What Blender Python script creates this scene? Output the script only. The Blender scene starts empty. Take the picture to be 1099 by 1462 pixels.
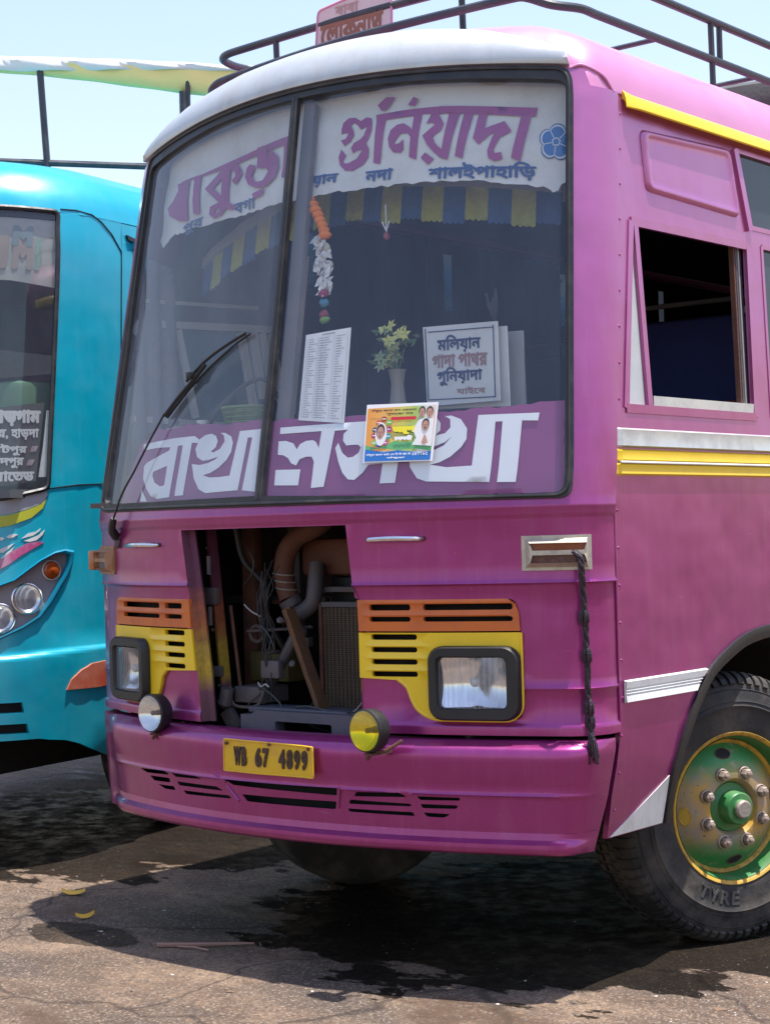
import bpy, bmesh, math, random
import numpy as np
from mathutils import Vector, Matrix
from mathutils.geometry import delaunay_2d_cdt
rnd = random.Random(7)
SC = bpy.context.scene
COL = SC.collection
# ------------------------------------------------------------------ camera
TH, PIT, ROL = math.radians(39.6), math.radians(.67), math.radians(-1.57)
cd = bpy.data.cameras.new('camera'); cam = bpy.data.objects.new('camera', cd); COL.objects.link(cam)
dv = Vector((-math.sin(TH)*math.cos(PIT), math.cos(TH)*math.cos(PIT), math.sin(PIT)))
r0 = Vector((math.cos(TH), math.sin(TH), 0)); u0 = r0.cross(dv)
rv = r0*math.cos(ROL)+u0*math.sin(ROL); uv = -r0*math.sin(ROL)+u0*math.cos(ROL)
M4 = Matrix(((rv.x, uv.x, -dv.x, 4.29), (rv.y, uv.y, -dv.y, -4.61), (rv.z, uv.z, -dv.z, 1.49), (0, 0, 0, 1)))
cam.matrix_world = M4
cd.sensor_fit = 'HORIZONTAL'; cd.sensor_width = 36; cd.lens = 2493/1099*36
cd.clip_start = .1; cd.clip_end = 3000
SC.camera = cam
# ------------------------------------------------------------------ sky, sun, exposure
SUNV = Vector((.177, .085, 1)).normalized()          # towards the sun
EL = math.asin(SUNV.z)
w = bpy.data.worlds.new('World'); SC.world = w; w.use_nodes = True
nt = w.node_tree; nt.nodes.clear()
sky = nt.nodes.new('ShaderNodeTexSky'); sky.sky_type = 'NISHITA'; sky.sun_disc = False
sky.sun_elevation = EL; sky.sun_rotation = math.atan2(SUNV.x, SUNV.y)
sky.air_density = 1.75; sky.dust_density = 1.4; sky.ozone_density = 2.6; sky.altitude = 60
bg = nt.nodes.new('ShaderNodeBackground'); bg.inputs[1].default_value = .138
wo = nt.nodes.new('ShaderNodeOutputWorld')
tn = nt.nodes.new('ShaderNodeMixRGB'); tn.blend_type = 'MULTIPLY'; tn.inputs[0].default_value = 1; tn.inputs[2].default_value = (1.06, .965, 1.05, 1)
nt.links.new(sky.outputs[0], tn.inputs[1]); nt.links.new(tn.outputs[0], bg.inputs[0]); nt.links.new(bg.outputs[0], wo.inputs[0])
sl = bpy.data.lights.new('sun', 'SUN'); sl.energy = 5.0; sl.angle = math.radians(.53); sl.color = (1, .96, .9)
so = bpy.data.objects.new('sun', sl); COL.objects.link(so)
so.rotation_euler = SUNV.to_track_quat('Z', 'Y').to_euler()
vs = SC.view_settings; vs.view_transform = 'Standard'; vs.look = 'None'; vs.gamma = 1; vs.exposure = .76; vs.use_curve_mapping = False
SC.cycles.max_bounces = 8; SC.cycles.transparent_max_bounces = 16
GZ = -.045                                            # level of the ground
# ------------------------------------------------------------------ materials
MATS = {}
def nodes(name):
    m = bpy.data.materials.new(name); m.use_nodes = True; t = m.node_tree; t.nodes.clear()
    return m, t, (lambda k, **kw: mk(t, k, **kw)), t.links.new
def mk(t, k, **kw):
    n = t.nodes.new('ShaderNode'+k)
    for a, v in kw.items():
        if a.startswith('_'): n.inputs[int(a[1:])].default_value = v
        else: setattr(n, a, v)
    return n
def c4(c): return (*c, 1) if len(c) == 3 else c
def mat(name, col, rough=.5, metal=0., var=.18, scale=6., bump=.08, bscale=60., coat=0., dirt=None, dirtamt=.35, dscale=3., spec=.5, spots=0., wave=0., top_light=None, streak=0., scol=(.42, .24, .32)):
    """one paint / rubber / cloth: a base colour with mottling, dust patches, fine relief"""
    if name in MATS: return MATS[name]
    m, t, N, L = nodes(name)
    tc = N('TexCoord'); b = N('BsdfPrincipled'); o = N('OutputMaterial'); L(b.outputs[0], o.inputs[0])
    b.inputs['Roughness'].default_value = rough; b.inputs['Metallic'].default_value = metal
    b.inputs['Specular IOR Level'].default_value = spec
    if coat: b.inputs['Coat Weight'].default_value = coat; b.inputs['Coat Roughness'].default_value = .16
    n1 = N('TexNoise'); n1.inputs['Scale'].default_value = scale; n1.inputs['Detail'].default_value = 5
    L(tc.outputs['Object'], n1.inputs['Vector'])
    mx = N('MixRGB'); mx.inputs[1].default_value = c4([x*(1-var) for x in col]); mx.inputs[2].default_value = c4([min(1, x*(1+var)) for x in col])
    L(n1.outputs['Fac'], mx.inputs[0]); last = mx.outputs[0]
    if dirt:
        n2 = N('TexNoise'); n2.inputs['Scale'].default_value = dscale; n2.inputs['Detail'].default_value = 9; n2.inputs['Roughness'].default_value = .65
        L(tc.outputs['Object'], n2.inputs['Vector'])
        rp = N('ValToRGB'); rp.color_ramp.elements[0].position = .46; rp.color_ramp.elements[1].position = .72
        L(n2.outputs['Fac'], rp.inputs[0])
        ml = N('Math', operation='MULTIPLY'); ml.inputs[1].default_value = dirtamt; L(rp.outputs[0], ml.inputs[0])
        m2 = N('MixRGB'); m2.inputs[2].default_value = c4(dirt); L(ml.outputs[0], m2.inputs[0]); L(last, m2.inputs[1]); last = m2.outputs[0]
        ra = N('Math', operation='MULTIPLY_ADD'); ra.inputs[1].default_value = dirtamt*.5; ra.inputs[2].default_value = rough
        L(rp.outputs[0], ra.inputs[0]); L(ra.outputs[0], b.inputs['Roughness'])
    if streak:                                         # rain-washed dust runs and rubbed patches
        mp = N('Mapping'); mp.inputs['Scale'].default_value = (9, 9, .7); L(tc.outputs['Object'], mp.inputs[0]); ns = N('TexNoise'); ns.inputs['Scale'].default_value = 2.2; ns.inputs['Detail'].default_value = 8; ns.inputs['Roughness'].default_value = .7; L(mp.outputs[0], ns.inputs['Vector'])
        rs_ = N('MapRange'); rs_.inputs[1].default_value = .48; rs_.inputs[2].default_value = .80; rs_.inputs[4].default_value = streak; L(ns.outputs['Fac'], rs_.inputs[0])
        m6 = N('MixRGB'); m6.inputs[2].default_value = c4(scol); L(rs_.outputs[0], m6.inputs[0]); L(last, m6.inputs[1]); last = m6.outputs[0]
        mp2 = N('Mapping'); mp2.inputs['Scale'].default_value = (2.5, 2.5, 34); mp2.inputs['Rotation'].default_value = (.5, .4, .3); L(tc.outputs['Object'], mp2.inputs[0]); n7 = N('TexNoise'); n7.inputs['Scale'].default_value = 3; n7.inputs['Detail'].default_value = 6; L(mp2.outputs[0], n7.inputs['Vector'])
        r7 = N('MapRange'); r7.inputs[1].default_value = .70; r7.inputs[2].default_value = .74; r7.inputs[4].default_value = streak*.7; L(n7.outputs['Fac'], r7.inputs[0])
        m7 = N('MixRGB'); m7.inputs[2].default_value = (.6, .42, .5, 1); L(r7.outputs[0], m7.inputs[0]); L(last, m7.inputs[1]); last = m7.outputs[0]
    if top_light:                                           # upper bodywork painted lighter, for sky reflection and grazing sun
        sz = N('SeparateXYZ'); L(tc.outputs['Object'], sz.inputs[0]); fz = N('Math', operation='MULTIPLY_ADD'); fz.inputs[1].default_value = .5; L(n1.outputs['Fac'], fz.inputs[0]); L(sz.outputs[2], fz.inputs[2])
        fm = N('MapRange'); fm.inputs[1].default_value = 1.75; fm.inputs[2].default_value = 3.1; fm.inputs[4].default_value = top_light[3]; L(fz.outputs[0], fm.inputs[0])
        m4 = N('MixRGB'); m4.inputs[2].default_value = c4(top_light[:3]); L(fm.outputs[0], m4.inputs[0]); L(last, m4.inputs[1]); last = m4.outputs[0]
    if spots:
        v = N('TexVoronoi'); v.inputs['Scale'].default_value = 26; L(tc.outputs['Object'], v.inputs['Vector'])
        r2 = N('ValToRGB'); r2.color_ramp.elements[0].position = .0; r2.color_ramp.elements[0].color = (1, 1, 1, 1); r2.color_ramp.elements[1].position = .055; r2.color_ramp.elements[1].color = (0, 0, 0, 1)
        L(v.outputs['Distance'], r2.inputs[0])
        ms = N('Math', operation='MULTIPLY'); ms.inputs[1].default_value = spots; L(r2.outputs[0], ms.inputs[0])
        m3 = N('MixRGB'); m3.inputs[2].default_value = (.55, .42, .42, 1); L(ms.outputs[0], m3.inputs[0]); L(last, m3.inputs[1]); last = m3.outputs[0]
    L(last, b.inputs['Base Color'])
    if bump or wave:
        n3 = N('TexNoise'); n3.inputs['Scale'].default_value = bscale; n3.inputs['Detail'].default_value = 4; L(tc.outputs['Object'], n3.inputs['Vector'])
        bp = N('Bump'); bp.inputs['Strength'].default_value = bump; bp.inputs['Distance'].default_value = .004; L(n3.outputs['Fac'], bp.inputs['Height'])
        if wave:
            n4 = N('TexNoise'); n4.inputs['Scale'].default_value = 3.2; n4.inputs['Detail'].default_value = 2; L(tc.outputs['Object'], n4.inputs['Vector'])
            b2 = N('Bump'); b2.inputs['Strength'].default_value = wave; b2.inputs['Distance'].default_value = .06; L(n4.outputs['Fac'], b2.inputs['Height']); L(b2.outputs[0], bp.inputs['Normal'])
        L(bp.outputs[0], b.inputs['Normal'])
    MATS[name] = m; return m
def glass(name, tint=(.78, .83, .86), dust=.1, rough=.03, dcol=(.5, .52, .55), streak=True, rib=0.):
    if name in MATS: return MATS[name]
    m, t, N, L = nodes(name)
    tc = N('TexCoord'); o = N('OutputMaterial')
    tr = N('BsdfTransparent'); tr.inputs[0].default_value = c4(tint)
    gl = N('BsdfGlossy'); gl.inputs['Roughness'].default_value = rough
    fr = N('Fresnel'); ge = N('NewGeometry'); bi = N('MapRange'); bi.inputs[3].default_value = 1.52; bi.inputs[4].default_value = 1/1.52; L(ge.outputs['Backfacing'], bi.inputs[0]); L(bi.outputs[0], fr.inputs[0])
    f2 = N('Math', operation='MULTIPLY_ADD'); f2.inputs[1].default_value = 1.15; f2.inputs[2].default_value = .0; L(fr.outputs[0], f2.inputs[0])
    mx = N('MixShader'); L(f2.outputs[0], mx.inputs[0]); L(tr.outputs[0], mx.inputs[1]); L(gl.outputs[0], mx.inputs[2])
    df = N('BsdfDiffuse'); df.inputs[0].default_value = c4(dcol)
    n = N('TexNoise'); n.inputs['Scale'].default_value = 3.; n.inputs['Detail'].default_value = 10; n.inputs['Roughness'].default_value = .7
    mp = N('Mapping'); mp.inputs['Scale'].default_value = (1, 1, .45); L(tc.outputs['Object'], mp.inputs[0]); L(mp.outputs[0], n.inputs['Vector'])
    mr = N('MapRange'); mr.inputs[1].default_value = .3; mr.inputs[2].default_value = .75; mr.inputs[3].default_value = dust*.55; mr.inputs[4].default_value = dust*1.6
    L(n.outputs['Fac'], mr.inputs[0])
    if rib:                                            # pale bands painted for the glints of moulded lens flutes
        wv = N('TexWave'); wv.wave_type = 'BANDS'; wv.bands_direction = 'X'; wv.inputs['Scale'].default_value = rib; wv.inputs['Distortion'].default_value = .4; L(tc.outputs['Object'], wv.inputs['Vector'])
        pw = N('Math', operation='POWER'); pw.inputs[1].default_value = 3; L(wv.outputs['Fac'], pw.inputs[0]); ma = N('Math', operation='MULTIPLY_ADD'); ma.inputs[1].default_value = .24; L(pw.outputs[0], ma.inputs[0]); L(mr.outputs[0], ma.inputs[2]); mr = ma
    m2 = N('MixShader'); L(mr.outputs[0], m2.inputs[0]); L(mx.outputs[0], m2.inputs[1]); L(df.outputs[0], m2.inputs[2]); L(m2.outputs[0], o.inputs[0])
    MATS[name] = m; return m
PAINT = mat('magenta_paint', (.29, .027, .168), rough=.34, metal=.62, streak=.13, top_light=(.56, .19, .38, .72), var=.05, scale=2.5, bump=.10, bscale=180, coat=.6, dirt=(.40, .14, .27), dirtamt=.10, dscale=2.2, spots=.5, wave=.30)
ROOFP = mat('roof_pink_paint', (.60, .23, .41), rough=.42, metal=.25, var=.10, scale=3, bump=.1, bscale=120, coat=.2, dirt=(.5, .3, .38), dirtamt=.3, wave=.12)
RUBBER = mat('black_rubber', (.009, .009, .010), rough=.45, var=.3, bump=.2, bscale=90, dirt=(.04, .036, .032), dirtamt=.3, dscale=6)
TYRE = mat('tyre_rubber', (.016, .015, .015), rough=.75, var=.35, scale=9, bump=.6, bscale=45, dirt=(.115, .095, .078), dirtamt=.85, dscale=5)
YEL = mat('yellow_paint', (.78, .52, .01), rough=.38, var=.08, bump=.1, coat=.2, dirt=(.50, .28, .05), dirtamt=.16, dscale=7, wave=.08)
ORG = mat('orange_paint', (.56, .13, .018), rough=.42, var=.12, bump=.15, dirt=(.3, .08, .05), dirtamt=.45, dscale=8, wave=.08)
WHT = mat('white_paint', (.68, .69, .67), rough=.4, var=.06, bump=.1, dirt=(.38, .33, .29), dirtamt=.5, dscale=7, wave=.1, streak=.3, scol=(.30, .26, .22))
VIS = mat('silver_grey_visor_paint', (.50, .52, .52), rough=.34, metal=.35, var=.06, bump=.1, dirt=(.33, .31, .28), dirtamt=.4, dscale=4, wave=.25, streak=.25, scol=(.3, .28, .25))
ALU = mat('aluminium', (.62, .62, .60), rough=.38, metal=.7, var=.12, bump=.15, dirt=(.35, .32, .28), dirtamt=.5, dscale=8)
CHR = mat('chrome', (.75, .74, .72), rough=.16, metal=1., var=.1, bump=.1, dirt=(.3, .22, .15), dirtamt=.5, dscale=30)
DARK = mat('dark_interior', (.012, .012, .014), rough=.9, var=.3, bump=0)
LINER = mat('wheel_well', (.010, .010, .011), rough=.85, var=.3, bump=.3)
RUST = mat('rusty_brown_metal', (.11, .042, .026), rough=.75, var=.35, scale=14, bump=.6, bscale=60, dirt=(.05, .035, .03), dirtamt=.7, dscale=9)
GRIME = mat('greasy_grey_metal', (.075, .068, .075), rough=.6, var=.35, scale=12, bump=.5, bscale=50, dirt=(.16, .10, .07), dirtamt=.5, dscale=10)
RACKM = mat('dark_grey_rack_paint', (.030, .034, .045), rough=.42, var=.25, bump=.2, dirt=(.12, .11, .11), dirtamt=.4, dscale=12)
PRINTW = mat('white_lettering', (.88, .89, .88), rough=.5, var=.04, bump=0)
CLOTH = mat('banner_cloth', (.70, .71, .66), rough=.85, var=.06, bump=.3, bscale=30, dirt=(.42, .40, .33), dirtamt=.5, dscale=4)
PURP = mat('purple_banner', (.28, .055, .19), rough=.6, var=.08, bump=.1)
MAUVE = mat('mauve_lettering', (.34, .085, .24), rough=.8, var=.12, bump=0)
BLUEL = mat('blue_lettering', (.035, .09, .24), rough=.7, var=.2, bump=0)
BRNL = mat('brown_lettering', (.27, .10, .065), rough=.7, var=.2, bump=0)
BLK = mat('black_paint', (.012, .012, .014), rough=.5, var=.2, bump=0)
# ------------------------------------------------------------------ mesh helpers
def tag(o, label=None, cat=None, group=None, kind=None):
    for k, v in (('label', label), ('category', cat), ('group', group), ('kind', kind)):
        if v: o[k] = v
    return o
def worldloc(o):
    v = Vector((0, 0, 0))
    while o: v += o.location; o = o.parent
    return v
def root(name, loc, label, cat, group=None, kind=None):
    o = bpy.data.objects.new(name, None); COL.objects.link(o); o.location = loc; o.empty_display_size = .2
    return tag(o, label, cat, group, kind)
class MB:
    def __init__(s): s.v = []; s.f = []; s.m = []
    def add(s, v, f, mi=0):
        n = len(s.v); s.v += [tuple(p) for p in v]; s.f += [tuple(i+n for i in q) for q in f]; s.m += [mi]*len(f); return s
    def build(s, name, mt, parent=None, loc=None, sharp=35):
        me = bpy.data.meshes.new(name)
        off = worldloc(parent) if parent else Vector((0, 0, 0))
        if loc is None:
            if parent is None:
                a = np.array(s.v); loc = Vector(((a[:, 0].min()+a[:, 0].max())/2, (a[:, 1].min()+a[:, 1].max())/2, a[:, 2].min()))
            else: loc = off
        loc = Vector(loc)
        me.from_pydata([(p[0]-loc.x, p[1]-loc.y, p[2]-loc.z) for p in s.v], [], s.f)
        for q in (mt if isinstance(mt, (list, tuple)) else [mt]): me.materials.append(q)
        me.polygons.foreach_set('material_index', s.m)
        me.polygons.foreach_set('use_smooth', [True]*len(s.f))
        me.validate(); me.update()
        if sharp: me.set_sharp_from_angle(angle=math.radians(sharp))
        o = bpy.data.objects.new(name, me); COL.objects.link(o)
        o.parent = parent; o.location = loc-off if parent else loc
        return o
def resample(loop, step):
    out = []
    for a, b in zip(loop, loop[1:]+loop[:1]):
        n = max(1, int(math.ceil(math.dist(a, b)/step)))
        out += [(a[0]+(b[0]-a[0])*i/n, a[1]+(b[1]-a[1])*i/n) for i in range(n)]
    return out
def inside(P, loops):
    P = np.asarray(P, float); r = np.zeros(len(P), bool)
    for lp in loops:
        q = np.asarray(lp, float)
        for (x0, y0), (x1, y1) in zip(q, np.roll(q, -1, 0)):
            c = (y0 > P[:, 1]) != (y1 > P[:, 1])
            if y1 != y0: r ^= c & (P[:, 0] < (x1-x0)*(P[:, 1]-y0)/(y1-y0)+x0)
    return r
def ext2d(pts, tris, fn, hi, lo=None):
    """a flat triangulation -> a plate between offsets hi and lo on the surface fn"""
    v = [fn(p[0], p[1], hi) for p in pts]; f = [tuple(t) for t in tris]
    if lo is None: return v, f
    n = len(pts); v += [fn(p[0], p[1], lo) for p in pts]; f += [tuple(i+n for i in reversed(t)) for t in tris]
    cnt = {}
    for t in tris:
        for a, b in zip(t, t[1:]+t[:1]): cnt[(a, b)] = 1
    for (a, b) in cnt:
        if (b, a) not in cnt:
            k = len(v); v += [v[a], v[b], v[b+n], v[a+n]]; f.append((k+1, k, k+3, k+2))
    return v, f
def sheet(outer, fn, hi=0., lo=None, holes=(), step=.06, gx=(), gy=()):
    outer = [tuple(p) for p in outer]; holes = [[tuple(p) for p in h] for h in holes]
    L = []
    for l in [outer]+list(holes):
        q = resample(l, step)
        if len(gy):                                    # boundary points where the dense rows cross it
            q2 = []
            for a, b in zip(q, q[1:]+q[:1]):
                q2.append(a); cr = [y for y in gy if min(a[1], b[1])+1e-4 < y < max(a[1], b[1])-1e-4]
                for y in sorted(cr, reverse=b[1] < a[1]): t = (y-a[1])/(b[1]-a[1]); q2.append((a[0]+(b[0]-a[0])*t, y))
            q = q2
        L.append(q)
    pts = []; edges = []
    for l in L:
        k = len(pts); pts += l; edges += [(k+i, k+(i+1) % len(l)) for i in range(len(l))]
    xs = [p[0] for p in outer]; ys = [p[1] for p in outer]
    X = sorted(set(list(np.arange(min(xs)+step*.5, max(xs), step))+[x for x in gx if min(xs) < x < max(xs)]))
    Y = sorted(set([y for y in np.arange(min(ys)+step*.5, max(ys), step) if not len(gy) or min(abs(y-k) for k in gy) > .004]+[y for y in gy if min(ys) < y < max(ys)]))
    g = np.array([(x, y) for x in X for y in Y]) if X and Y else np.zeros((0, 2))
    if len(g):
        g = g[inside(g, L)]
        if len(g):
            bp = np.array(pts); md = np.sqrt(((g[:, None, :]-bp[None])**2).sum(2)).min(1)
            g = g[md > min(step*.22, .0035 if len(gy) else 1)]
            k0 = len(pts); pts += [tuple(p) for p in g]
            for y in gy:                               # keep the crease rows as edges of the mesh
                r_ = sorted((p[0], k0+i) for i, p in enumerate(g.tolist()) if abs(p[1]-y) < 1e-7)
                edges += [(a[1], b[1]) for a, b in zip(r_, r_[1:]) if b[0]-a[0] < step*1.6]
    res = delaunay_2d_cdt([Vector(p) for p in pts], edges, [], 0, 1e-6)
    V = [(p.x, p.y) for p in res[0]]; T = [tuple(t) for t in res[2]]
    cen = [tuple(sum(V[i][k] for i in t)/len(t) for k in (0, 1)) for t in T]
    ok = inside(cen, [outer]+holes)
    T2 = []
    for t, q in zip(T, ok):
        if not q: continue
        a, b, c = V[t[0]], V[t[1]], V[t[2]]
        if (b[0]-a[0])*(c[1]-a[1])-(b[1]-a[1])*(c[0]-a[0]) < 0: t = t[::-1]
        T2.append(t)
    return ext2d(V, T2, fn, hi, lo)
def rrect(x0, y0, x1, y1, r, n=4):
    out = []
    for cx, cy, a in ((x1-r, y0+r, -90), (x1-r, y1-r, 0), (x0+r, y1-r, 90), (x0+r, y0+r, 180)):
        for i in range(n+1):
            t = math.radians(a+90*i/n); out.append((cx+r*math.cos(t), cy+r*math.sin(t)))
    return out
def roundpoly(P, r, n=3):
    out = []; N_ = len(P)
    for i in range(N_):
        a, b, c = Vector(P[i-1]), Vector(P[i]), Vector(P[(i+1) % N_])
        d1 = (a-b); d2 = (c-b); rr = min(r, d1.length*.45, d2.length*.45)
        p0 = b+d1.normalized()*rr; p1 = b+d2.normalized()*rr
        for k in range(n+1):
            t = k/n; q = p0*(1-t)**2+b*2*t*(1-t)+p1*t*t; out.append((q.x, q.y))
    return out
def tube(pts, r, n=8, closed=False, caps=True):
    pts = [Vector(p) for p in pts]; v = []; f = []; m = len(pts)
    rs = r if isinstance(r, (list, tuple)) else [r]*m
    prev = None
    for i, p in enumerate(pts):
        a = pts[(i-1) % m] if (closed or i > 0) else p; b = pts[(i+1) % m] if (closed or i < m-1) else p
        t = (b-a).normalized()
        if prev is None: x = t.orthogonal().normalized()
        else: x = (prev-t*prev.dot(t)).normalized()
        prev = x; y = t.cross(x)
        v += [tuple(p+(x*math.cos(2*math.pi*k/n)+y*math.sin(2*math.pi*k/n))*rs[i]) for k in range(n)]
    for i in range(m if closed else m-1):
        j = (i+1) % m
        f += [(i*n+k, i*n+(k+1) % n, j*n+(k+1) % n, j*n+k) for k in range(n)]
    if caps and not closed: f += [tuple(reversed(range(n))), tuple((m-1)*n+k for k in range(n))]
    return v, f
def smoothpath(P, n=6):
    P = [Vector(p) for p in P]; out = []; m = len(P); T_ = []
    for i in range(m):
        a, c = P[max(i-1, 0)], P[min(i+1, m-1)]; l = [(P[i]-q).length for q in (a, c) if (P[i]-q).length > 1e-9]
        T_.append((c-a).normalized()*min(l))
    for i in range(m-1):
        a, b = P[i], P[i+1]; L0 = (b-a).length; ma, mb_ = T_[i], T_[i+1]
        for k in range(n):
            t = k/n; out.append(a*(2*t**3-3*t*t+1)+ma*(t**3-2*t*t+t)+b*(-2*t**3+3*t*t)+mb_*(t**3-t*t))
    return out+[P[-1]]
def box(x0, y0, z0, x1, y1, z1, bev=0.):
    if bev:
        bm = bmesh.new(); bmesh.ops.create_cube(bm, size=1)
        for q in bm.verts: q.co = Vector((x0+(q.co.x+.5)*(x1-x0), y0+(q.co.y+.5)*(y1-y0), z0+(q.co.z+.5)*(z1-z0)))
        bmesh.ops.bevel(bm, geom=bm.edges[:], offset=bev, segments=2, affect='EDGES', profile=.5)
        bm.verts.index_update(); v = [tuple(q.co) for q in bm.verts]; f = [tuple(a.index for a in q.verts) for q in bm.faces]; bm.free(); return v, f
    v = [(x, y, z) for z in (z0, z1) for y in (y0, y1) for x in (x0, x1)]
    return v, [(0, 2, 3, 1), (4, 5, 7, 6), (0, 1, 5, 4), (2, 6, 7, 3), (0, 4, 6, 2), (1, 3, 7, 5)]
def bar(a, b, w_, h_, up=(0, 0, 1)):
    a, b = Vector(a), Vector(b); t = (b-a).normalized(); x = t.cross(Vector(up)).normalized(); y = x.cross(t)
    v = [tuple(p+x*sx*w_/2+y*sy*h_/2) for p in (a, b) for sx, sy in ((-1, -1), (1, -1), (1, 1), (-1, 1))]
    return v, [(3, 2, 1, 0), (4, 5, 6, 7), (0, 1, 5, 4), (1, 2, 6, 5), (2, 3, 7, 6), (3, 0, 4, 7)]
def lathe(prof, n=24, mtx=None, closed=False):
    """prof: (radius, height) pairs about the local x axis"""
    v = []; f = []; m = len(prof)
    for r, h in prof:
        for k in range(n):
            a = 2*math.pi*k/n; v.append(Vector((h, r*math.cos(a), r*math.sin(a))))
    for i in range(m-1):
        f += [(i*n+k, i*n+(k+1) % n, (i+1)*n+(k+1) % n, (i+1)*n+k) for k in range(n)]
    if mtx is not None: v = [mtx @ q for q in v]
    return [tuple(q) for q in v], f
def blob(c, r, seed=0, n=1, j=.2, sq=(1, 1, 1)):
    bm = bmesh.new(); bmesh.ops.create_icosphere(bm, subdivisions=n, radius=1); rr = random.Random(seed)
    for q in bm.verts: q.co = Vector([q.co[i]*sq[i]*r*(1+rr.uniform(-j, j)) for i in range(3)])+Vector(c)
    bm.verts.index_update(); v = [tuple(q.co) for q in bm.verts]; f = [tuple(a.index for a in q.verts) for q in bm.faces]; bm.free(); return v, f
# ---- lettering: outlines of the built-in font, filled by winding number, as flat faces
def march(F, xs, ys):
    pts = []; idx = {}; faces = []
    def vid(key, p):
        if key not in idx: idx[key] = len(pts); pts.append(p)
        return idx[key]
    ny, nx = F.shape
    act = np.argwhere((np.maximum.reduce([F[:-1, :-1], F[1:, :-1], F[:-1, 1:], F[1:, 1:]]) > 0))
    for j, i in act:
        c = [(i, j), (i+1, j), (i+1, j+1), (i, j+1)]; poly = []
        for k in range(4):
            a, b = c[k], c[(k+1) % 4]; fa, fb = F[a[1], a[0]], F[b[1], b[0]]
            if fa > 0: poly.append(vid(('v',)+a, (xs[a[0]], ys[a[1]])))
            if (fa > 0) != (fb > 0):
                t = fa/(fa-fb); lo, hi_ = min(a, b), max(a, b)
                poly.append(vid(('e',)+lo+hi_, (xs[a[0]]+(xs[b[0]]-xs[a[0]])*t, ys[a[1]]+(ys[b[1]]-ys[a[1]])*t)))
        if len(poly) > 2: faces.append(tuple(poly))
    return pts, faces
TC = {}
def textshape(s, bold=.0, res=26):
    key = (s, bold, res)
    if key in TC: return TC[key]
    cu = bpy.data.curves.new('t', 'FONT'); cu.body = s; ob = bpy.data.objects.new('t', cu); COL.objects.link(ob)
    dg = bpy.context.evaluated_depsgraph_get(); dg.update()
    c2 = ob.evaluated_get(dg).to_curve(dg)
    segs = []
    for sp in c2.splines:
        P = []
        if sp.type == 'BEZIER':
            bp = sp.bezier_points; m = len(bp)
            for k in range(m):
                a, b = bp[k], bp[(k+1) % m]
                for q in range(5):
                    t = q/5; p = a.co*(1-t)**3+a.handle_right*3*t*(1-t)**2+b.handle_left*3*t*t*(1-t)+b.co*t**3; P.append((p.x, p.y))
        else: P = [(q.co.x, q.co.y) for q in sp.points]
        segs += list(zip(P, P[1:]+P[:1]))
    ob.evaluated_get(dg).to_curve_clear(); COL.objects.unlink(ob); bpy.data.objects.remove(ob); bpy.data.curves.remove(cu)
    S = np.array([(a[0], a[1], b[0], b[1]) for a, b in segs if a != b], float)
    x0, x1, y0, y1 = S[:, 0].min(), S[:, 0].max(), S[:, 1].min(), S[:, 1].max()
    h = (y1-y0)/res; pad = bold+h
    xs = np.arange(x0-pad, x1+pad+h, h); ys = np.arange(y0-pad, y1+pad+h, h)
    gx, gy = np.meshgrid(xs, ys); wn = np.zeros(gx.shape); D2 = np.full(gx.shape, 1e9)
    for ax, ay, bx, by in S:
        up = (ay <= gy) & (by > gy); dn = (ay > gy) & (by <= gy)
        cr = (bx-ax)*(gy-ay)-(gx-ax)*(by-ay)
        wn += (up & (cr > 0)).astype(int)-(dn & (cr < 0)).astype(int)
        l2 = (bx-ax)**2+(by-ay)**2; t = np.clip(((gx-ax)*(bx-ax)+(gy-ay)*(by-ay))/l2, 0, 1)
        D2 = np.minimum(D2, (gx-ax-t*(bx-ax))**2+(gy-ay-t*(by-ay))**2)
    F = np.where(wn != 0, 1, -1)*np.sqrt(D2)+bold
    pts, faces = march(F, xs, ys)
    a = np.array(pts); lo = a.min(0); sz = a.max(0)-lo
    TC[key] = ([((p[0]-lo[0])/sz[0], (p[1]-lo[1])/sz[1]) for p in pts], faces); return TC[key]
def text(s, quad, fn, hi, lo=None, bold=.03, res=26):
    """quad: bottom-left, bottom-right, top-right, top-left in the surface's own coordinates"""
    pts, faces = textshape(s, bold, res); a, b, c, d = quad
    def q(p):
        x, y = p; return tuple((a[i]*(1-x)+b[i]*x)*(1-y)+(d[i]*(1-x)+c[i]*x)*y for i in (0, 1))
    return ext2d([q(p) for p in pts], faces, fn, hi, lo)
def R4(x0, y0, x1, y1, sh=0): return [(x0, y0), (x1, y0), (x1+sh, y1), (x0+sh, y1)]

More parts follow.
